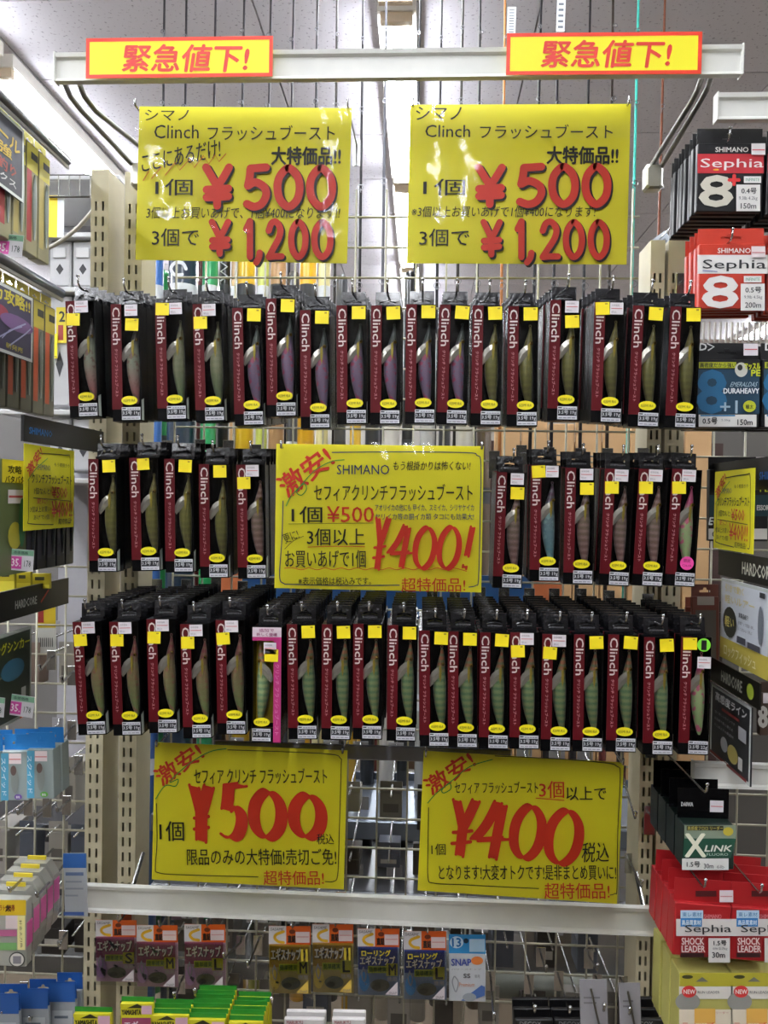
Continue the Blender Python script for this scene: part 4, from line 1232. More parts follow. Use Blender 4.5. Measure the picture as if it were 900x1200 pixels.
# dark goods on hooks behind those posters
for k, (px, py0, py1, Y, c) in enumerate(((829, 685, 780, 1.05, '5a2a1c'), (833, 705, 790, 1.07, '2a2320'), (822, 700, 775, 1.09, '7a3a28'), (824, 800, 880, 1.1, '26221e'))):
    F = Frame((px - 18, py0), (px + 14, py0), (px - 18, py1), Y)
    goods('lure_bag', ('dark red lure bag', 'black lure bag', 'rust coloured lure bag', 'blackish lure bag')[k] + ' hanging behind the angled posters at right', 'fishing lure', F, .006, c, [('r', '8a8278', (px - 12, py0 + 14, px + 8, py0 + 24)), ('r', '4a443c', (px - 14, py0 + 30, px + 10, py1 - 8))], tab=.15)
# brown and white pack at the very right edge
goods('lure_pack', 'brown lure pack with white eight at the right photo edge', 'fishing lure', Frame((890, 800), (950, 800), (888, 862), 1.0), .01, '4a3a30', [('t', 'c8c4bc', '8', (889, 828, 899, 852), {'bold': .06}), ('r', 'd8d0d4', (894, 812, 906, 824)), ('t', 'c8c8b8', 'HARDCORE', (902, 830, 940, 840))], tab=.2)
# white ribbed comb strip behind the line packs
p = P(815, 378, 1.14)
t = thing('comb_strip', 'white ribbed plastic strip behind the right line packs', 'strip', Vector((p.x, 1.14, p.z - .03)))
MB().box(0, .2, 0, .003, 0, .006).build('base_bar', WHITE_PAINT, t)
rb = MB().box(0, .0025, -.004, 0, 0, .03).mesh('rib', WHITE_PAINT)
for k in range(24): obj('rib', rb, t).location = (k * .008 + .002, 0, 0)
#@@LEFT
# ------------------------------------------------------------------ left wing (runs towards the viewer) and left bay


def wing_tube(lab, px, py, Yb, Ya, r):
    p = P(px, py, Yb)
    t = thing('shelf_edge_tube', lab, 'price rail', Vector((p.x, (Ya + Yb) / 2, p.z)))
    L = (Yb - Ya) / 2
    MB().tube([(0, -L, 0), (0, L - .004, 0), (0, L, 0)], [r, r, r * .6], 12).build('tube_body', mat('48454b', .3, coat=.4), t, True)
    MB().box(-.001, .002, -L, L, -r - .004, -r * .6).build('lower_lip', mat('a8a6a0', .4), t)
    MB().box(r - .0005, r + .0003, -L * .1, L * .2, -r * .3, r * .3).build('printed_strip', mat('7c7a80', .4), t)
wing_tube('grey rounded shelf edge rail at upper left, running towards the viewer', 80, 190, 1.12, .5, .0072)
wing_tube('grey rounded shelf edge rail below the upper left poster', 73, 345, 1.12, .5, .0072)
wing_card('header_card', 'black header card with blue lettering above the small left yellow sign', 'card', -.471, .89, 1.118, wz(486, .89, 28), wz(517, .89, 28), '0a0a0c', [('t', '2a7ac0', 'SHIMANO', (.05, .42, .3, .68), {'bold': .03})], thick=.004)
wing_card('header_card', 'black holder strip rising to the right at middle left', 'card', -.5217, .72, 1.118, wz(677, 1.118, 82), wz(707, 1.118, 84), '0c0c0d', [('t', 'c8c8c4', 'HARDCORE', (.62, .4, .76, .68), {'bold': .03}), ('l', 'b03020', [(.79, .65), (.84, .3)], .003)], thick=.004)
wing_card('poster', 'dark framed poster with yellow lettering at upper left edge', 'poster', -.533, .80, 1.0, wz(153, 1.0), wz(238, 1.0), '30343e', [
    ('t', 'c8a838', 'アピール', (.42, .18, .95, .36), {'bold': .04, 'rot': -6}), ('t', 'c8a838', '最強', (.5, .4, .85, .55), {'bold': .04}), ('t', 'a04030', 'タコ釣り', (.45, .6, .9, .76), {'bold': .03}), ('t', 'c8c8c8', 'マックス', (.5, .8, .9, .9), {'bold': .03})], border='d4dad4')
wing_card('poster', 'purple framed poster of a hooked squid rig, left edge', 'poster', -.519, .80, 1.0, wz(350, 1.0), wz(425, 1.0), '3a3450', [
    ('t', 'c8b838', 'イカ攻略!!', (.4, .06, .96, .26), {'bold': .05}), ('e', '9a3a48', (.6, .42, .1, .1)), ('e', '7a5a8a', (.8, .5, .2, .12)), ('l', 'a8a8c8', [(.55, .85), (.8, .55), (.9, .45)], .002),
    ('l', 'a8a8c8', [(.7, .88), (.9, .6), (.96, .5)], .002), ('l', 'a8a8c8', [(.62, .8), (.7, .65), (.85, .52)], .0015), ('e', 'b06a58', (.48, .7, .05, .12)), ('t', 'b8a838', '新発売', (.66, .84, .86, .92), {'bold': .02})], border='c4c8c4')
frac_sign('small yellow handwritten sign at left, turned towards the aisle', Frame((28.4, 519.5), (87, 529), (32, 622.4), .93, 1.08), SIGN_SMALL)


def wing_pack(lab, X, Ya, Yb, zt, zb, cols, group, tag35=False):
    F = Frame.between(Vector((X, Ya, zt)), Vector((X, Yb, zt)), zt - zb)
    t = thing('lure_pack', lab, 'fishing lure', F.M, group)
    W, H = F.W / 2 * .94, F.H
    MB().bevbox(-W, W, 0, .016, 0, H * .93, .0008).build('tray', mat(cols[0], .35), t)
    holed_panel(MB(), -W, W, H * .93, H * 1.02, .006, .0068, hole_pts(0, H * .97, W * .9, .005)).build('header_tab', mat(cols[1], .4), t)
    MB().rect(-W, H * .70, W, H * .92, -.0003).build('printed_panel', mat(cols[1], .4), t)
    MB().rect(-W * .95, H * .1, -W * .1, H * .7, -.0003).build('printed_stripe', mat(cols[2], .4), t)
    m = MB(); n = 8; vs = []
    for k in range(8):
        r = (.002, .005, .0065, .007, .0065, .005, .0035, .0015)[k]; z = H * (.68 - .55 * k / 7)
        vs += [(W * .35 + r * .8 * math.cos(a * math.pi / 4), -.001 - r * .3 * math.sin(a * math.pi / 4), z) for a in range(8)]
    m.add(vs, [(i * 8 + a, i * 8 + (a + 1) % 8, i * 8 + 8 + (a + 1) % 8, i * 8 + 8 + a) for i in range(7) for a in range(8)] + [tuple(range(8)), tuple(range(63, 55, -1))])
    m.build('lure', mat(cols[3], .35), t, True)
    MB().rect(-W * .3, H * .8, W * .9, H * .86, -.0006).build('printed_line', mat('26261c', .5), t)
    return t


for k in range(6):
    Ya = 1.09 - .034 * (k + 1)
    wing_pack('yellow topped lure pack %s from the post end, upper left shelf' % ORD[k + 1], -.541, Ya, Ya + .032, wz(172, 1.07), wz(311, 1.087), ('8f8a6a', 'c9bf3e', '9a2a30' if k % 2 else 'a89a58', '7a8078'), 'yellow lure packs on the upper left shelf')
for k in range(8):
    Ya = 1.11 - .033 * (k + 1)
    wing_pack('orange and grey lure pack %s from the post end, second left shelf' % ORD[k + 1], -.541, Ya, Ya + .031, wz(349, 1.09), wz(489, 1.107), ('6a685c', 'b8a83a', 'c0502c', '6d7268'), 'orange and grey lure packs')
for k in range(6):
    Ya = 1.115 - .028 * (k + 1)
    wing_pack('dark lure pack %s from the post end, below the small left sign' % ORD[k + 1], -.512, Ya, Ya + .026, wz(548, 1.1, 90), wz(660, 1.115, 90), ('26262c', '1c1c20', '3a3848', '2c3038'), 'dark lure packs behind the small left sign')
wing_card('lure_card', 'yellow headed lure card with white sticker left of the small yellow sign', 'fishing lure', -.507, .90, .965, wz(540, .95), wz(672, .95), '5e6a44', [
    ('r', 'c8b828', (.1, 0, .95, .2)), ('t', '26261c', '攻略', (.3, .05, .8, .12), {'bold': .03}), ('t', '16160f', 'バタバタ', (.2, .14, .9, .2), {'bold': .04}), ('r', 'dcd6da', (.3, .26, .85, .38)), ('r', 'c85a60', (.32, .31, .83, .33)), ('e', 'b0a83a', (.55, .66, .25, .12)), ('e', '3a7a50', (.8, .55, .12, .22))])
wing_card('lure_card', 'purple lure card with yellow head at the left photo edge', 'fishing lure', -.505, .80, .885, wz(545, .87), wz(680, .87), '4a2c48', [
    ('r', 'c8b828', (0, 0, 1, .18)), ('r', '16160f', (0, .2, 1, .26)), ('e', '7a3a68', (.6, .6, .3, .2))])
wing_card('poster', 'dark green rig poster with yellow title under the black strip, left', 'poster', -.509, .80, .985, wz(733, .985), wz(835, .985), '1f2a20', [
    ('t', 'a8a820', 'ルエギングシンカー', (.3, .1, .97, .22), {'bold': .03}), ('e', '2a5a70', (.75, .42, .15, .12)), ('r', 'a8a8a0', (.86, .66, .92, .78)), ('l', '6a6a50', [(.3, .5), (.6, .46)], .002), ('r', 'b04a20', (.84, .84, 1, 1))], border='8f948c')


def price_tag(lab, tl, tr, bl, Y):
    F = Frame(tl, tr, bl, Y)
    t = thing('price_tag', lab, 'price tag', F.M, 'white and pink price tags')
    W, H = F.W / 2, F.H
    MB().box(-W, W, 0, .0006, 0, H).build('card', mat('cfcdd0', .4), t)
    MB().rect(-W, H * .72, W, H * .98, -.0002).build('green_heading', mat('7fae8e', .5), t)
    MB().rect(-W, H * .08, -W * .05, H * .66, -.0002).build('pink_panel', mat('c84a9a', .5), t)
    MB().text('35.', -W * .92, H * .2, -W * .15, H * .55, -.0005, .04, res=1).build('lettering', mat('ecdce4', .5), t)
    MB().text('178', W * .2, H * .2, W * .8, H * .5, -.0005, .0, res=1).text('本体価格', -W * .8, H * .78, W * .5, H * .92, -.0005, .02, res=1).build('lettering', mat('3a4a44', .5), t)
price_tag('pink and white price tag near the top left shelf rail', (-2, 273), (28, 276), (-2, 299), .98)
price_tag('pink and white price tag below the small left yellow sign', (14, 643), (40, 645), (14, 668), .93)
price_tag('pink and white price tag under the dark rig poster at left', (14, 813), (41, 817), (14, 838), .93)
price_tag('pink and white price tag cut by the left photo edge', (-22, 815), (6, 818), (-22, 838), .9)
# yellow headed cards peeping over the black strip
for k, (x0, x1, y0, y1) in enumerate(((-2, 17, 668, 697), (18, 36, 670, 693), (37, 58, 672, 690))):
    goods('lure_card', ('leftmost', 'middle', 'rightmost')[k] + ' yellow lure card above the black strip at middle left', 'fishing lure', Frame((x0, y0), (x1, y0), (x0, y1), 1.0 + .02 * k), .006, 'b8aa20', [('r', '3a3a1a', (x0 + 4, y0 + 4, x1 - 6, y0 + 8)), ('r', 'd8cc3a', (x0, y0 + 13, x1, y1 - 1))])

# left bay: blue topped squid lures
z75 = (0, 840, 7.5)
def bluepack(dx, dy, F, lab, spot, off):
    it = [('r', '4f9ab8', (10 + dx, 320 + dy, 75 + dx, 735 + dy)), ('r', 'e0d0d0', (80 + dx, 322 + dy, 188 + dx, 412 + dy)), ('r', 'c85a60', (82 + dx, 368 + dy, 186 + dx, 376 + dy)),
          ('e', '7d8480', (135 + dx, 560 + dy, 34, 110)), ('e', '5c4a44', (122 + dx, 470 + dy, 26, 44)), ('e', spot, (165 + dx, 700 + dy, 34, 24)), ('t', 'dce4e8', 'スクイッド', (20 + dx, 360 + dy, 60 + dx, 690 + dy), {'spin': -90, 'bold': .01}), ('t', 'e8e4ea', '新色', (148 + dx, 690 + dy, 182 + dx, 712 + dy), {'bold': .03})]
    return goods('lure_pack', lab, 'fishing lure', F, .02, '8e9a98', it, z75, tab=.24, tabcol='2a7ac0', behind=1, pitch=.024, blabel=lab.split(',')[0] + ', %s behind it', group='blue topped lure packs at left', rough=.25)
bluepack(0, 0, Frame((2, 862), (32, 862), (4, 938), .93), 'blue topped lure pack with violet spot, left edge', '6a4a9a', 0)
bluepack(228, -22, Frame((31, 860), (61.5, 860), (34, 936), .93), 'blue topped lure pack with green spot, left edge', '5aa83a', 0)
bluepack(-225, 10, Frame((-29, 863), (0, 863), (-27, 940), .93), 'blue topped lure pack almost outside the left edge', '6a4a9a', 0)

# clear bag rig packs at lower left
z4l = (0, 900, 4)
t = goods('rig_pack', 'clear rig pack with yellow header and pink strip, lower left edge', 'fishing rig', Frame((-20, 1054), (31, 1056), (-20, 1131), .9), .014, '94948a', [
    ('r', 'c8a81e', (-80, 618, 122, 690)), ('t', '7a2a10', 'ラトル布巻', (0, 640, 70, 668), {'bold': .03}), ('t', '26180a', '太', (26, 640, 52, 672), {'bold': .05}), ('r', 'c8b8b8', (28, 690, 92, 752)), ('r', 'd8cf90', (84, 690, 120, 850)),
    ('t', '26261c', '針金太刀魚', (95, 710, 107, 840), {'spin': -90}), ('r', 'a85a80', (-80, 755, 82, 785)), ('r', '6a9a5a', (-80, 815, 82, 850)), ('e', '3a3a34', (84, 893, 38, 36)), ('e', 'c8c4bc', (84, 893, 32, 30)), ('r', '77747a', (66, 876, 104, 912))], z4l, rough=.3)
F0 = Frame((-20, 1054), (31, 1056), (-20, 1131), .9)
for j in range(4):
    b = thing('rig_pack', 'clear rig pack with pink side %s behind the front one, lower left' % ORD[j + 1], 'fishing rig', Matrix.Translation(Vector((.0, .0175 * (j + 1), .003 * (j + 1)))) @ F0.M, 'clear rig packs at lower left')
    W, H = F0.W / 2, F0.H
    MB().prism([(-W, 0), (W * .9, 0), (W, H * .25), (W * .98, H * .8), (W * .6, H), (-W, H)], 0, .015).build('tray', mat('8a8a82', .25, coat=.6, bump=.3), b)
    MB().box(W * .98, W * 1.01, .001, .0145, H * .35, H * .72).build('pink_side', mat('b84a86', .4), b)
    MB().box(-W * .5, W * .4, .01, .012, H, H * 1.06).build('yellow_header', mat('c8b428', .4), b)
MB().prism([(F0.W / 2, F0.H * .3), (F0.W / 2 + .001, F0.H * .3), (F0.W / 2 + .001, F0.H * .66), (F0.W / 2, F0.H * .66)], .001, .0135).build('pink_side', mat('b84a86', .4), t)
for (x0, y0, x1, y1) in ((62, 995, 10, 1046), (82, 1005, 42, 1052)):
    A = P(x0, y0, 1.14); B = P(x1, y1, .88)
    h = thing('peg_hook', ('left', 'right')[x1 > 20] + ' chrome peg hook over the clear rig packs at lower left', 'hook', B, 'peg hooks over the rig packs')
    MB().tube([(0, 0, .006), (0, .003, 0), tuple(A - B)], .0019, 6).build('wire_arm', CHROME, h, True)
goods('info_card', 'white information card with blue top left of the slotted posts', 'card', Frame((74, 1000), (101, 1000), (73, 1074), 1.02), .001, 'a9adb2', [('r', '2a5a9a', (74, 1000, 101, 1017)), ('r', '5a6a8a', (77, 1022, 98, 1026)), ('r', '8a8f98', (77, 1032, 96, 1034)), ('r', '8a8f98', (77, 1040, 98, 1042)), ('r', '8a8f98', (77, 1048, 92, 1050)), ('r', '3a5a9a', (75, 1068, 99, 1072))])
for k, (x0, x1, y0) in enumerate(((-18, 22, 1166), (24, 56, 1160), (58, 88, 1152))):
    goods('rig_bag', ('leftmost', 'middle', 'rightmost')[k] + ' clear rig bag with crumpled blue header at the bottom left', 'fishing rig', Frame((x0, y0), (x1, y0), (x0, y0 + 70), 1.0 + k * .02), .006, '8a8f94', [('r', '1f4f92', (x0, y0, x1, y0 + 22)), ('r', 'a8acb0', (x0 + 3, y0 + 32, x1 - 3, y0 + 60)), ('r', '55606c', (x0 + 6, y0 + 38, x1 - 8, y0 + 41))], tab=.28, tabcol='1a4a90', behind=1, pitch=.02, blabel=('leftmost', 'middle', 'rightmost')[k] + ' blue headed rig bag, %s behind the front one, bottom left', group='blue headed rig bags at the bottom left')
for k, (x0, y0, x1, y1) in enumerate(((28, 1158, 2, 1192), (52, 1168, 34, 1198), (84, 852, 62, 880), (92, 893, 80, 906), (33, 941, 20, 955), (55, 943, 40, 957), (78, 940, 66, 952), (60, 770, 46, 786), (84, 788, 72, 800), (74, 1098, 68, 1110))):
    A = P(x0, y0, 1.15); B = P(x1, y1, 1.0)
    h = thing('peg_hook', 'empty peg hook in the left bay, ' + ('lowest, outer one', 'lowest, inner one', 'upper middle', 'beside the post under the bottom row', 'under the blue packs, left', 'under the blue packs, middle', 'under the blue packs, right', 'top, left one', 'top, right one', 'below the information card')[k], 'hook', B, 'empty peg hooks in the left bay')
    MB().tube([(0, 0, .008), (0, .003, 0), tuple(A - B)], .0018, 6).build('wire_arm', CHROME, h, True)
    MB().bevbox(A.x - B.x - .007, A.x - B.x + .007, .15, .1515, A.z - B.z - .02, A.z - B.z + .01, .0004).build('back_clip', CHROME, h)

#@@BOTTOM
# ------------------------------------------------------------------ snap packs below the white rail
def snap(kind, x, y, w, h, size, lab, title='エギスナップ', roman='', seed=0):
    """x, y: top left corner in the photo, w, h: its width and height"""
    F = Frame((x, y), (x + w, y + 1), (x - 1, y + h), 1.095)
    sx, sy = w / 48., h / 75.
    q = lambda a, b, c, d: (x + a * sx, y + b * sy, x + c * sx, y + d * sy)
    pt = lambda a, b: (x + a * sx, y + b * sy)
    ground, main, wv = {'m': ('843a56', 'b08aa0', 'bf90c4'), 'y': ('9a741c', 'b09a58', 'd8b84a'), 'b': ('1f3078', '7484a0', '4a90d0')}[kind]
    it = [('r', 'd8d4d6', q(0, 0, 20, 20)), ('r', 'e06018', q(20, 0, 48, 20)), ('t', '55555c', 'SASAME', q(2, 2, 17, 5), {'shear': .2}),
          ('l', 'd8a820', [pt(17, 6), pt(9, 9), pt(7, 13), pt(11, 17), pt(17, 18)], 3.2 * sx), ('e', '6a2810', (x + 27 * sx, y + 6 * sy, 3.5 * sx, 2.6 * sy)), ('t', '26120a', '直結', q(22, 10, 31, 18), {'bold': .05}),
          ('r', 'd8c4c4', q(31, 6, 47, 18)), ('r', 'c88a8a', q(32, 11, 46, 12)),
          ('r', ground, q(1, 20, 46, 45)), ('t', '26100f', title, q(3.6, 24.6 + (6 if kind == 'b' else 0), 43.6, 37.6 + (3 if kind == 'b' else 0)), {'bold': .07}), ('t', 'e4dcd0', title, q(3, 24 + (6 if kind == 'b' else 0), 43 - (6 if roman else 0), 37 + (3 if kind == 'b' else 0)), {'bold': .035}),
          ('r', 'a8b020', q(12, 41, 34, 49)), ('t', '3a5a10', '簡単確実', q(13, 42, 33, 48), {'bold': .02}), ('r', 'b8b028', q(33, 38, 46, 52)), ('t', '16160c', size, q(36, 39, 44, 51), {'bold': .04}),
          ('t', 'b8b0a8', '徳用', q(34, 53, 45, 58), {'bold': .02}), ('e', wv, (x + 8 * sx, y + 58 * sy, 6 * sx, 11 * sy)), ('l', '9a9aa0', [pt(7, 42), pt(5, 50), pt(8, 58), pt(10, 50), pt(7, 43)], 1.3 * sx),
          ('e', '5a5c4c', (x + 26 * sx, y + 62 * sy, 11 * sx, 7 * sy)), ('e', '3c3a30', (x + 22 * sx, y + 64 * sy, 5 * sx, 3 * sy)), ('p', 'd0c8cc' if kind != 'y' else 'd8b850', [pt(32, 72), pt(46, 58), pt(46, 73)]), ('t', '77707a', 'SNAP', q(36, 69, 45, 72))]
    if kind == 'b': it += [('t', 'c8b828', 'ローリング', q(5, 22, 38, 29), {'bold': .04})]
    if roman: it += [('t', 'c8b030', roman, q(38, 24, 45, 37), {'bold': .03})]
    t = goods('snap_pack', lab, 'fishing snaps', F, .0025, main, it, None, tab=.27, tabcol='e06018', hole=False, rough=.3)
    MB().box(-F.W / 2 - .0015, F.W / 2 + .0015, -.0045, -.0044, -.002, F.H * .73).build('clear_bag', BAG, t)
    p = P(x + w * .56, y + 4, 1.085)
    hook('peg hook of the ' + lab.split(',')[0].replace('orange ', ''), p.x, p.z, 1.083, 'peg hooks of the snap packs')
    return t
snap('m', 112, 1078, 48, 72, 'S', 'purple and orange snap pack sized S, leftmost below the rail')
snap('m', 160, 1084, 48, 72, 'M', 'purple and orange snap pack sized M, second from left')
snap('m', 216, 1083, 48, 76, 'L', 'purple and orange snap pack sized L, third from left')
snap('y', 315, 1085, 49, 79, 'M', 'gold and orange snap pack sized M, near the rail centre', roman='II')
snap('y', 366, 1083, 48, 80, 'L', 'gold and orange snap pack sized L, near the rail centre', roman='II')
snap('b', 419, 1088, 49, 78, 'M', 'dark blue and orange snap pack sized M')
snap('b', 473, 1091, 50, 80, 'L', 'dark blue and orange snap pack sized L')
x, y = 526, 1095
F = Frame((x, y), (x + 43, y + 1), (x - 1, y + 78), 1.095)
goods('snap_pack', 'white and sky blue snap card, rightmost below the rail', 'fishing snaps', F, .0025, 'c4c8cc', [
    ('r', '2a88c4', (x, y, x + 43, y + 22)), ('e', 'c8dce8', (x + 9, y + 9, 8, 7)), ('t', '1f6aa8', '13', (x + 4, y + 4, x + 14, y + 14), {'bold': .05}), ('r', 'a8c8dc', (x + 24, y + 5, x + 42, y + 20)), ('e', '0f2a40', (x + 20, y + 7, 3, 3)),
    ('t', '3a4a9a', 'SNAP', (x + 3, y + 28, x + 26, y + 36), {'bold': .04}), ('e', 'd87838', (x + 33, y + 30, 7, 5)), ('t', '77777c', 'パワースナップ', (x + 3, y + 39, x + 38, y + 41)),
    ('t', '26262a', 'SS', (x + 17, y + 45, x + 25, y + 50), {'bold': .03}), ('t', '55555a', '徳用', (x + 30, y + 46, x + 36, y + 50)), ('l', '8a8e94', [(x + 6, y + 48), (x + 4, y + 55), (x + 8, y + 66), (x + 11, y + 55), (x + 7, y + 48)], 1.4),
    ('t', 'c87848', 'Premium', (x + 12, y + 55, x + 30, y + 60)), ('p', '4a6aa8', [(x + 14, y + 76), (x + 38, y + 58), (x + 42, y + 60), (x + 42, y + 70), (x + 24, y + 77)]), ('e', '9aa0a8', (x + 24, y + 72, 8, 5))], tab=.28, tabcol='2a88c4', rough=.3)
# green topped jig packs at the very bottom
for k, (x0, x1, y0, nb) in enumerate(((86, 130, 1182, 0), (141, 179, 1170, 0), (176, 221, 1184, 2), (218, 264, 1189, 6), (268, 308, 1192, 5))):
    sh = x1 - x0
    t = goods('jig_pack', ORD[k + 1] + ' green topped yellow jig pack from left at the bottom edge', 'fishing jig', Frame((x0, y0), (x1, y0 + 1), (x0, y0 + 80), .95), .008, 'c8c020', [
        ('r', 'c8c020', (x0, y0 + 6, x1, y0 + 10)), ('t', '16160c', 'YAMASHITA', (x0 + 2, y0 + 13, x0 + sh * .64, y0 + 19), {'bold': .05}), ('p', '2a2a14', [(x0 + 8, y0 + 11), (x0 + 20, y0 + 6), (x0 + 30, y0 + 11)]), ('r', 'c8a0b0', (x0 + sh * .66, y0 + 8, x1 - 1, y0 + 18)),
        ('r', '8a3a58', (x0 + 2, y0 + 22, x1 - 2, y0 + 60)), ('t', 'd8d0d4', 'エギー', (x0 + 5, y0 + 26, x1 - 8, y0 + 34), {'bold': .03})], tab=.07, tabcol='1f7a28', hole=False, behind=nb, pitch=.0092, group='green topped jig packs at the bottom',
        blabel='green topped jig pack %s behind the ' + ORD[k + 1] + ' one from left, bottom')
    if nb:
        pass
for k, (x0, x1) in enumerate(((333, 380), (389, 428))):
    goods('rig_pack', ('left', 'right')[k] + ' one of two white headed packs peeping in at the bottom centre', 'fishing rig', Frame((x0, 1194), (x1, 1195), (x0, 1270), .95), .006, 'c8c4c2', [('t', '8a3a40', 'MARUKYU', (x0 + 3, 1196, x0 + 22, 1200), {'bold': .03})], tab=None, behind=1, pitch=.014, blabel=('left', 'right')[k] + ' white headed pack, %s behind, bottom centre', group='white headed packs at the bottom')
for k, (x0, x1) in enumerate(((604, 648), (650, 690), (735, 778))):
    goods('rig_pack', ('left', 'middle', 'right')[k] + ' one of three black topped packs at the bottom right of centre', 'fishing rig', Frame((x0, 1195), (x1, 1195), (x0, 1270), .98), .006, '0e0e10', [('t', '8a8a8c', 'DECOY', (x0 + 5, 1197, x0 + 30, 1203))], behind=2, pitch=.02, blabel=('left', 'middle', 'right')[k] + ' black topped pack, %s behind the front one, bottom right of centre', group='black topped packs at the bottom')
# empty hooks of the lower part of the main grid
lab_h = 'empty peg hook on the lower grid'
for k, (x0, y0, x1, y1) in enumerate(((575, 1146, 579, 1196), (620, 1150, 627, 1188), (655, 1146, 668, 1189), (700, 1150, 708, 1186), (730, 1152, 738, 1190), (282, 1104, 262, 1125), (302, 1104, 290, 1135), 
                         (690, 1120, 700, 1138), (634, 1118, 640, 1140), (728, 905, 745, 960), (738, 1008, 752, 1040), (212, 1150, 204, 1172), (322, 1150, 318, 1178), (240, 1146, 228, 1168))):
    A = P(x0, y0, 1.15); B = P(x1, y1, .97 if y1 > 1150 else 1.07)
    h = thing('peg_hook', lab_h + ', ' + ('just right of the sky blue card', 'second right of the sky blue card', 'left of the grey cards', 'behind the left grey card', 'behind the right grey card', 'under the rail, right of the L pack', 'right of the purple L pack', 'upper, right end', 'upper, above the roll', 'beside the lower right sign, top', 'beside the lower right sign, bottom', 'above the green packs, left', 'under the gold M pack', 'above the green packs, right')[k], 'hook', B, 'empty peg hooks of the lower main grid')
    MB().tube([(0, 0, .008), (0, .003, 0), tuple(A - B)], .0017, 6).ball((0, 0, .009), .0028, 8).build('wire_arm', CHROME, h, True)
    MB().bevbox(A.x - B.x - .007, A.x - B.x + .007, (A - B).y, (A - B).y + .0015, A.z - B.z - .02, A.z - B.z + .01, .0004).build('back_clip', CHROME, h)
for k, (x0, y0, x1, y1) in enumerate(((679, 1148, 711, 1212), (725, 1152, 750, 1212))):
    F = Frame((x0, y0), (x1, y0), (x0 - 1, y1), .975)
    t = thing('info_card', ('left', 'right')[k] + ' one of two grey cards hung on the lower right hooks', 'card', F.M)
    MB().box(-F.W / 2, F.W / 2, 0, .001, 0, F.H).build('card', mat('8e8c90', .4), t)
    MB().tube([(F.W * -.1, -.002, F.H * .85), (F.W * .2, -.004, F.H * .1)], .0014, 6).build('wire_clip', DARKMETAL, t)
    add_items(F, t, [('r', '6a686c', (x0 + 5, y0 + 20, x1 - 8, y0 + 22)), ('r', '6a686c', (x0 + 5, y0 + 26, x1 - 12, y0 + 28))])

#@@BACKGROUND
# ------------------------------------------------------------------ behind the grid: rod rack
rods = [(192, '1d1b1e'), (218, '1d1b1e'), (250, '232024'), (281, '1d1b1e'), (312, '1d1b1e'), (339, '232024'), (372, '1d1b1e'), (399, '26221e'), (426, '1d1b1e'), (453, '55555c'), (487, '1d1b1e'), (516, '1d1b1e'), (539, '26221e'), (567, '1d1b1e'),
        (595, 'a0683a'), (627, '1d1b1e'), (655, '232024'), (687, '1d1b1e'), (722, '2a211c'), (743, '3fa898'), (772, '6a4030')]
YR = 1.95
for i, (px, c) in enumerate(rods):
    x = P(px, 100, YR + (i % 3) * .02).x; Yq = YR + (i % 3) * .02
    t = thing('fishing_rod', ('teal' if c == '3fa898' else 'orange brown' if c == 'a0683a' else 'dark') + ' fishing rod standing in the rack, ' + ('%s from the left' % ORD[i + 1] if i < 20 else 'rightmost'), 'fishing rod', Vector((x, Yq, .25)))
    lean = random.uniform(-.015, .015)
    MB().tube([(0, 0, .75), (lean * .5, 0, 1.6), (lean, 0, 2.62)], [.0055, .0042, .0026], 8).build('blank', mat(c, .5, coat=.0, spec=.2), t, True)
    MB().tube([(0, 0, 0), (0, 0, .02), (0, 0, .30), (0, 0, .32), (0, 0, .5), (0, 0, .74), (0, 0, .78)], [.010, .013, .012, .009, .0085, .011, .006], 10).build('handle', mat('1a1718' if i % 3 else '5a2420', .6), t, True)
    for k, z in enumerate((1.1, 1.45, 1.75, 2.0, 2.2, 2.38)):
        r = .011 - .0013 * k
        MB().tube([(lean * .6 + r * math.cos(a * math.pi / 5), -.008 - r, z + r * math.sin(a * math.pi / 5)) for a in range(11)], .0012, 5).tube([(lean * .6, 0, z - .012), (lean * .6, -.009, z)], .001, 4).build('line_guide', mat('8a8a8e', .3, .8), t)
# two paper tags clipped to rods, top of the picture
for px, y0, y1, Y in ((600, 8, 40, 1.93), (659, -30, 37, 1.93)):
    F = Frame((px - 5, y0), (px + 5, y0), (px - 7, y1), Y)
    t = thing('rod_tag', ('short' if px < 650 else 'long') + ' white paper tag on a rod above the right header sign', 'tag', F.M)
    MB().box(-F.W / 2, F.W / 2, 0, .0006, 0, F.H).build('paper', mat('d8dce0', .5), t)
    m = MB()
    for k in range(9): m.rect(-F.W * .3, F.H * (.06 + .1 * k), F.W * .3, F.H * (.1 + .1 * k), -.0003)
    m.build('lettering', mat('6a7078', .5), t)
# wooden rack board behind the rods, right half
t = thing('rack_board', 'pale wooden board panel behind the rod handles, right of centre', 'board', Vector((P(700, 600, 2.25).x, 2.25, .0)))
zb = P(700, 497, 2.25).z
for k in range(8):
    w_ = .075
    MB().bevbox(-.30 + k * .078, -.30 + k * .078 + w_, 0, .015, .2, zb + (.02 if k % 2 else 0), .003).build('plank', mat('b89468', .6, var=.12, scale=12), t)
MB().box(-.33, .36, .018, .03, .0, zb - .05).build('frame', mat('3a2420', .6), t)
p = P(776, 600, 1.9)
t = thing('rack_post', 'light grey metal post at the right end of the rod rack', 'post', Vector((p.x, 1.9, 0)))
MB().bevbox(-.018, .018, 0, .03, 0, P(776, 480, 1.9).z, .003).build('post_body', mat('a0a8b0', .4, .3), t)
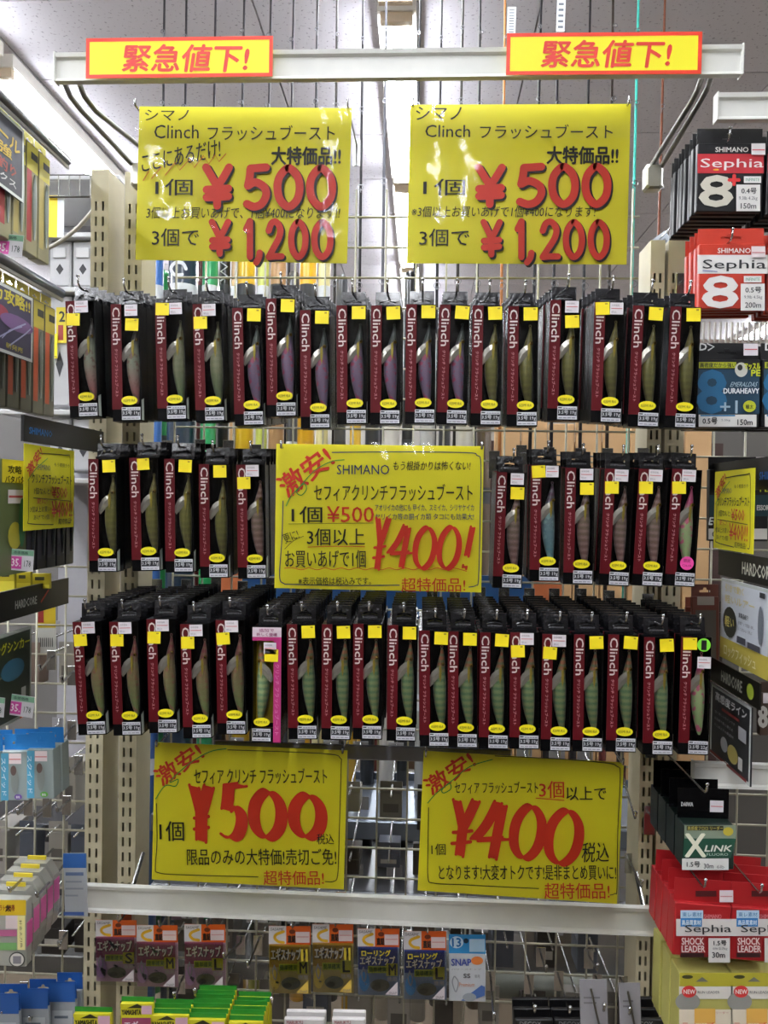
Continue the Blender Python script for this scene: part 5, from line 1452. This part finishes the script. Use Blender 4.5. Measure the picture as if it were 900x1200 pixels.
# tall sleeves and tubes standing left of centre
tubes = [(176, 192, 262, '3a6ab0', 'blue'), (184, 199, 316, '1f8a48', 'green'), (199, 231, 262, '16283a', 'navy'), (233, 238, 262, '5a1a1c', 'dark red'), (238, 256, 262, '1f8a50', 'green and white'), (258, 271, 262, '111316', 'black'),
         (272, 278, 262, '9a7a50', 'tan'), (279, 300, 262, 'd8b01c', 'yellow'), (303, 316, 262, 'a8b048', 'lime'), (318, 336, 262, 'b08a60', 'clear and orange'), (338, 351, 318, '2a2a2c', 'charcoal'), (352, 372, 262, 'dda818', 'golden yellow'), (374, 388, 262, 'cfc48a', 'cream'),
         (394, 408, 322, '44464a', 'dark grey'), (412, 425, 380, 'c8a020', 'mustard'), (430, 447, 372, '26282c', 'black and grey'), (452, 470, 378, 'b8b4ac', 'off white'), (474, 488, 318, '151617', 'matte black'), (494, 512, 384, '9a9a96', 'light grey'), (516, 530, 390, '303236', 'slate'), (536, 556, 386, 'aaa69a', 'stone'), (560, 578, 392, '5a4a3c', 'brown')]
for i, (x0, x1, yt, c, nm) in enumerate(tubes):
    Y = 1.62 + .05 * (i % 2); a = P(x0, yt, Y); b = P(x1, yt, Y)
    r = (b.x - a.x) / 2
    t = thing('rod_tube', nm + ' rod sleeve standing behind the grid, %s from the left' % (ORD[i + 1] if i < 20 else 'twenty-' + ORD[i - 19]), 'rod sleeve', Vector(((a.x + b.x) / 2, Y, .35)))
    H = a.z - .35
    MB().tube([(0, 0, 0), (0, 0, H * .5), (0, 0, H - r), (0, 0, H - r * .3), (0, 0, H)], [r, r, r, r * .8, r * .3], 14).build('sleeve', mat(c, .3, coat=.5), t, True)
    m = MB(); 
    for q in range(5): m.tube([(0, 0, H * (.3 + .15 * q)), (0, 0, H * (.3 + .15 * q) + .035)], r * 1.015, 14, False)
    m.build('printed_band', mat('c8ccd0' if i % 2 == 0 else '3a3c40', .4), t, True)
    if i in (2, 5):
        z0 = P(215, 320, Y).z - .35
        if i == 2: MB().line(smooth([(.016 * math.cos(a_), z0 + .014 * math.sin(a_)) for a_ in [k * 1.05 for k in range(6)]], 4), .007, -r * 1.02).build('emblem', mat('c8ccd0', .4), t)
        else: MB().line([(-.006, z0 - .02), (.008, z0 - .01), (-.006, z0), (.008, z0 + .01), (-.006, z0 + .02), (.008, z0 + .03)], .004, -r * 1.05).build('emblem', mat('c8ccd0', .4), t)
# blue banner board below the rods
A = P(250, 668, 1.55); B = P(660, 668, 1.55)
t = thing('banner_board', 'dark blue board with orange ends low behind the middle row', 'board', Vector(((A.x + B.x) / 2, 1.55, A.z - .09)))
w_ = (B.x - A.x) / 2
MB().box(-w_ + .06, w_ - .06, 0, .006, 0, .09).build('board', mat('17406e', .4), t)
for s in (-1, 1): MB().box(min(s * w_, s * (w_ - .058)), max(s * w_, s * (w_ - .058)), 0, .006, 0, .09).build('end_panel', mat('b0623a', .4), t)

# far side of the double sided unit: hooks, price plates and packs seen from behind
CN = {'77736c': 'warm grey', '8a867e': 'pale grey', '5f5b55': 'mid grey', '3a3632': 'dark brown', '25211f': 'black', '94908a': 'light grey', '6a5a50': 'brown', '4a4f5a': 'slate blue'}


def far_cols(rowz, x0, x1, step, hmin, hmax, nm, k0):
    n = 0; x = x0
    while x < x1:
        w_ = random.uniform(.028, .042); h = random.uniform(hmin, hmax)
        X = P(x, 1000, 1.2).x
        if not (XA - .01 < X < XA + .05 or XB - .01 < X < XB + .05 or XC - .03 < X < XC + .05):
            dep = random.choice((.03, .05, .07))
            c = random.choice(('77736c', '8a867e', '5f5b55', '3a3632', '25211f', '94908a', '6a5a50', '4a4f5a'))
            t = thing('hanging_pack', 'far side pack, ' + CN[c] + ' back, %s from left, %s' % (ORD[n + 1], nm), 'pack', Vector((X, 1.2 + random.uniform(.0, .03), rowz - h - .012)), 'packs on the far side of the grid')
            MB().bevbox(-w_ / 2, w_ / 2, 0, dep, 0, h, .001).build('body', mat(c, .45, var=.12, scale=20), t)
            MB().box(-w_ / 2, w_ / 2, .0, .0008, h, h + .018).build('header_tab', mat(c, .5), t)
            if n % 2 == 0: MB().rect(-w_ * .35, h * .3, w_ * .35, h * .6, -.0003).build('printed_panel', mat('9a968e' if c < '6' else '55514c', .5), t)
            h2 = thing('peg_hook', 'far side peg hook with price plate, %s from left, %s' % (ORD[n + 1], nm), 'hook', Vector((X + .002, YG + .006, rowz)), 'far side peg hooks')
            MB().tube([(0, 0, 0), (0, .22, .0), (0, .225, .01)], .0016, 6).build('wire_arm', CHROME, h2, True)
            MB().box(-.014, .014, .2255, .227, -.012, .012).build('price_plate', mat('8f8f92', .4), h2)
        x += step + random.uniform(-6, 6); n += 1
random.seed(11)
for (rz, xa, xb, st, h0, h1, nm) in ((925, 190, 760, 44, .03, .055, 'upper far row'), (1000, 180, 770, 46, .02, .04, 'second far row'), (1092, 170, 780, 48, .03, .05, 'third far row'), (1160, 170, 780, 50, .05, .09, 'lowest far row'),
                                     (905, 0, 96, 34, .05, .08, 'upper left bay row'), (985, -10, 96, 36, .04, .07, 'middle left bay row'), (1100, -10, 96, 36, .03, .05, 'lower left bay row'), (770, -10, 96, 36, .05, .08, 'top left bay row')):
    far_cols(P(450, rz, 1.2).z, xa, xb, st, h0, h1, nm, 0)
for k, (py, x0, x1, c, lab) in enumerate(((952, 178, 785, '77808c', 'blue grey metal tray shelf on the far side, upper'), (1034, 178, 785, '8a8c90', 'grey metal tray shelf on the far side, middle'), (1120, 178, 785, '6f706e', 'grey metal tray shelf on the far side, lower'), (960, -60, 100, '3c3c3e', 'dark tray shelf behind the left bay'), (1112, -60, 100, '5c5c5a', 'grey tray shelf behind the left bay, lower'))):
    A = P(x0, py, 1.47); B = P(x1, py, 1.47)
    t = thing('far_shelf', lab, 'shelf', Vector(((A.x + B.x) / 2, 1.47, A.z - .035)))
    w_ = (B.x - A.x) / 2
    MB().box(-w_, w_, 0, .22, .030, .0335).build('board', mat(c, .3, .5), t)
    MB().bevbox(-w_, w_, -.008, 0, 0, .036, .002).build('front_lip', mat(c, .25, .5), t)
    MB().bevbox(-w_, w_, .22, .225, 0, .05, .001).build('back_lip', mat(c, .25, .5), t)
# roll holder bar at lower right
A = P(560, 1152, 1.30); B = P(770, 1154, 1.30)
t = thing('roll_bar', 'grey green horizontal roll behind the lower right of the grid', 'bar', Vector(((A.x + B.x) / 2, 1.30, A.z)))
MB().tube([(-(B.x - A.x) / 2, 0, 0), ((B.x - A.x) / 2, 0, 0)], .021, 16).build('roll', mat('74766c', .5), t, True)
for s in (-1, 1): MB().tube([(s * (B.x - A.x) / 2, 0, 0), (s * ((B.x - A.x) / 2 + .008), 0, 0)], .026, 16).build('end_disc', mat('4a4a48', .5), t, True)
# dark cartons on a low gondola farther back
def board_thing(name, lab, cat, x, y, z, sx, sy, sz, c, part='board'):
    t = thing(name, lab, cat, Vector((x, y, z)))
    MB().bevbox(-sx / 2, sx / 2, 0, sy, 0, sz, .003).build(part, mat(c, .5, var=.1, scale=6), t)
    MB().box(-sx / 2, sx / 2, -.004, -.0005, sz - .03 if sz > .05 else 0, sz).build('edge_strip', mat('8a867c', .4), t)
    return t
for z, nm in ((.0, 'lowest'), (.46, 'middle'), (.78, 'upper')):
    board_thing('shelf_board', nm + ' shelf board of the low unit in the next aisle', 'shelf', 0, 2.73, z, 2.6, .27, .02, '8f8b82')
board_thing('back_panel', 'dark back panel of the low unit in the next aisle', 'panel', 0, 3.01, 0, 2.6, .03, 1.18, '4a4640', 'panel')
board_thing('aisle_panel', 'tall grey display wall far behind the left bay', 'panel', -1.52, 2.5, 0, 1.7, .05, 1.98, '6c6a68', 'panel')
board_thing('aisle_panel', 'tall grey display wall far behind the right bay', 'panel', 1.75, 2.5, 0, 1.7, .05, 1.80, '55524e', 'panel')
# unseen panels added behind the viewer to block low-angle light
for X, c in ((-1.35, '5c5750'), (0, '524e48'), (1.35, '5a554e')):
    board_thing('light_blocker', {-1.35: 'left', 0: 'middle', 1.35: 'right'}[X] + ' shelving unit across the aisle, behind the viewer', 'shelf unit', X, -1.35, 0, 1.33, .3, 2.05, c, 'panel')
random.seed(5)
CC = {'2a1c18': 'dark brown', '3a2a24': 'brown', '54402e': 'tan brown', '1c1c20': 'black', '6a6660': 'grey', '8a4030': 'rust red', '30405a': 'blue', 'a09a8c': 'pale'}
for z, nm in ((.02, 'lowest'), (.48, 'middle'), (.80, 'upper')):
    x = -1.25; n = 1
    while x < 1.12 and n < 21:
        w_ = random.uniform(.09, .17); h = random.uniform(.12, .27)
        c = random.choice(list(CC))
        t = thing('carton', CC[c] + ' carton on the %s shelf of the next aisle, %s from left' % (nm, ORD[n]), 'box', Vector((x + w_ / 2, 2.76, z + .0005)), 'cartons in the next aisle')
        MB().bevbox(-w_ / 2, w_ / 2, 0, .2, 0, h, .002).build('body', mat(c, .5), t)
        MB().rect(-w_ * .35, h * .3, w_ * .35, h * .75, -.0005).build('printed_panel', mat(random.choice(('a8a498', '8a3a2c', 'a88838', '2a2a2e')), .5), t)
        x += w_ + random.uniform(.004, .06); n += 1
# left background: pale storage boxes on a shelf, a poster and a cable
A = P(60, 272, 1.75)
sh = thing('far_shelf', 'pale shelf with storage boxes seen left of the slotted posts', 'shelf', Vector((A.x, 1.75, 0)))
for py in (336, 272, 205, 480, 560): MB().bevbox(-.12, .16, 0, .3, P(60, py, 1.75).z - .012, P(60, py, 1.75).z, .002).build('shelf_board', mat('b4b4b4', .4), sh)
MB().box(-.12, .16, .3, .31, .6, P(60, 205, 1.75).z).build('back_panel', mat('9c9ca2', .6), sh)
k = 0
for py0, py1 in ((276, 322), (340, 466), (484, 542)):
    for x0, x1 in ((58, 83), (85, 110)):
        F = Frame((x0, py0 + 6), (x1, py0 + 6), (x0, py1 + (14 if py0 < 300 else 10)), 1.77)
        t = thing('storage_box', 'pale grey storage box, ' + ('upper', 'upper', 'middle', 'middle', 'lower', 'lower')[k] + (' left', ' right')[k % 2] + ' on the far left shelf', 'box', F.M)
        MB().bevbox(-F.W / 2, F.W / 2, 0, .2, 0, F.H, .004).build('body', mat('a9a9aa', .4), t)
        MB().bevbox(-F.W * .3, F.W * .3, -.004, 0, F.H * .62, F.H * .84, .001).build('handle', mat('bdbdbd', .4), t)
        MB().poly([(0, F.H * .5), (.009, F.H * .38), (0, F.H * .26), (-.009, F.H * .38)], -.0005).build('diamond_mark', mat('26262a', .5), t)
        k += 1
F = Frame((50, 229), (75, 229), (50, 278), 1.745)
t = thing('poster', 'yellow and white poster strip beside the upper left packs', 'poster', F.M)
MB().box(-F.W / 2, F.W * .2, 0, .002, 0, F.H).build('yellow_part', mat('e8cc18', .5), t)
MB().box(F.W * .2, F.W / 2, 0, .002, 0, F.H).build('white_part', mat('d8dcdc', .5), t)
F = Frame((66, 360), (78, 360), (66, 402), 1.765)
t = thing('price_card', 'yellow price card reading 2 left of the first top row pack', 'card', F.M)
MB().box(-F.W / 2, F.W / 2, 0, .001, 0, F.H).build('card', mat('c8b41e', .5), t)
MB().text('2', -F.W * .2, F.H * .6, F.W * .35, F.H * .88, -.0005, .04).build('lettering', mat('16160f', .5), t)
MB().rect(-F.W * .3, F.H * .08, F.W * .2, F.H * .5, -.0004).build('red_panel', mat('8a2a20', .5), t)
F = Frame((59, 391), (67, 391), (59, 420), 1.76)
t = thing('price_card', 'plain bright yellow card left of the first top row pack', 'card', F.M)
MB().box(-F.W / 2, F.W / 2, 0, .001, 0, F.H).build('card', mat('f0dc10', .5), t)
MB().rect(-F.W * .4, F.H * .05, F.W * .4, F.H * .1, -.0004).build('printed_line', mat('a89a20', .5), t)
F = Frame((42, 706), (65, 706), (42, 765), 1.22)
t = thing('price_card', 'yellow and white hanging card in front of the left wire grid', 'card', F.M)
MB().tube([(0, .001, F.H * .9), (0, YG - F.o.y, F.H * .9)], .0014, 6).build('wire_holder', CHROME, t)
F = F
MB().box(-F.W / 2, F.W / 2, 0, .001, 0, F.H).build('card', mat('a8a8a2', .5), t)
MB().rect(-F.W / 2, F.H * .5, F.W / 2, F.H, -.0003).build('yellow_panel', mat('b8a018', .5), t)
MB().rect(-F.W * .45, F.H * .6, -F.W * .1, F.H * .95, -.0005).build('red_panel', mat('8a2420', .5), t)
m = MB()
for k in range(8): m.rect(-F.W * .4 + k * F.W * .1, F.H * .12, -F.W * .4 + k * F.W * .1 + F.W * .04, F.H * .3, -.0005)
m.build('lettering', mat('2a2a2c', .5), t)
pts = [P(40, 296, 1.2), P(58, 290, 1.2), P(75, 280, 1.19), P(92, 266, 1.17), P(110, 246, 1.15)]
t = thing('cable', 'pale cable sagging between the left packs and the slotted post', 'cable', pts[0])
MB().tube([tuple(Vector(q) - pts[0]) for q in smooth([tuple(p_) for p_ in pts], 5)], .0032, 8).build('cable_body', mat('b8b4a8', .5), t, True)
p = P(81, 218, 1.74)
t = thing('wire_basket', 'thin wire basket frame below the left ceiling light', 'basket', p)
m = MB()
for k in range(5): m.tube([(-.05 + k * .025, 0, -.025), (-.05 + k * .025, 0, .025)], .0012, 5)
m.build('wire_upright', DARKMETAL, t)
MB().tube([(-.05, 0, .025), (.05, 0, .025)], .0015, 5).tube([(-.05, 0, -.025), (.05, 0, -.025)], .0025, 5).build('wire_rim', DARKMETAL, t)
F = Frame((762, 283), (779, 270), (762, 340), 1.3)
t = thing('paper_sheet', 'pale paper sheet hanging left of the right slotted post', 'card', F.M)
MB().tube([(0, .001, F.H * .9), (0, YG - F.o.y, F.H * .9)], .0014, 6).build('wire_holder', CHROME, t)
MB().box(-F.W / 2, F.W / 2, 0, .001, 0, F.H).build('paper', mat('b8c0cc', .5), t)
m = MB()
for k in range(4): m.rect(-F.W * .3, F.H * (.2 + .18 * k), F.W * .25, F.H * (.3 + .18 * k), -.0004)
m.build('printed_panel', mat('8a92a0', .5), t)
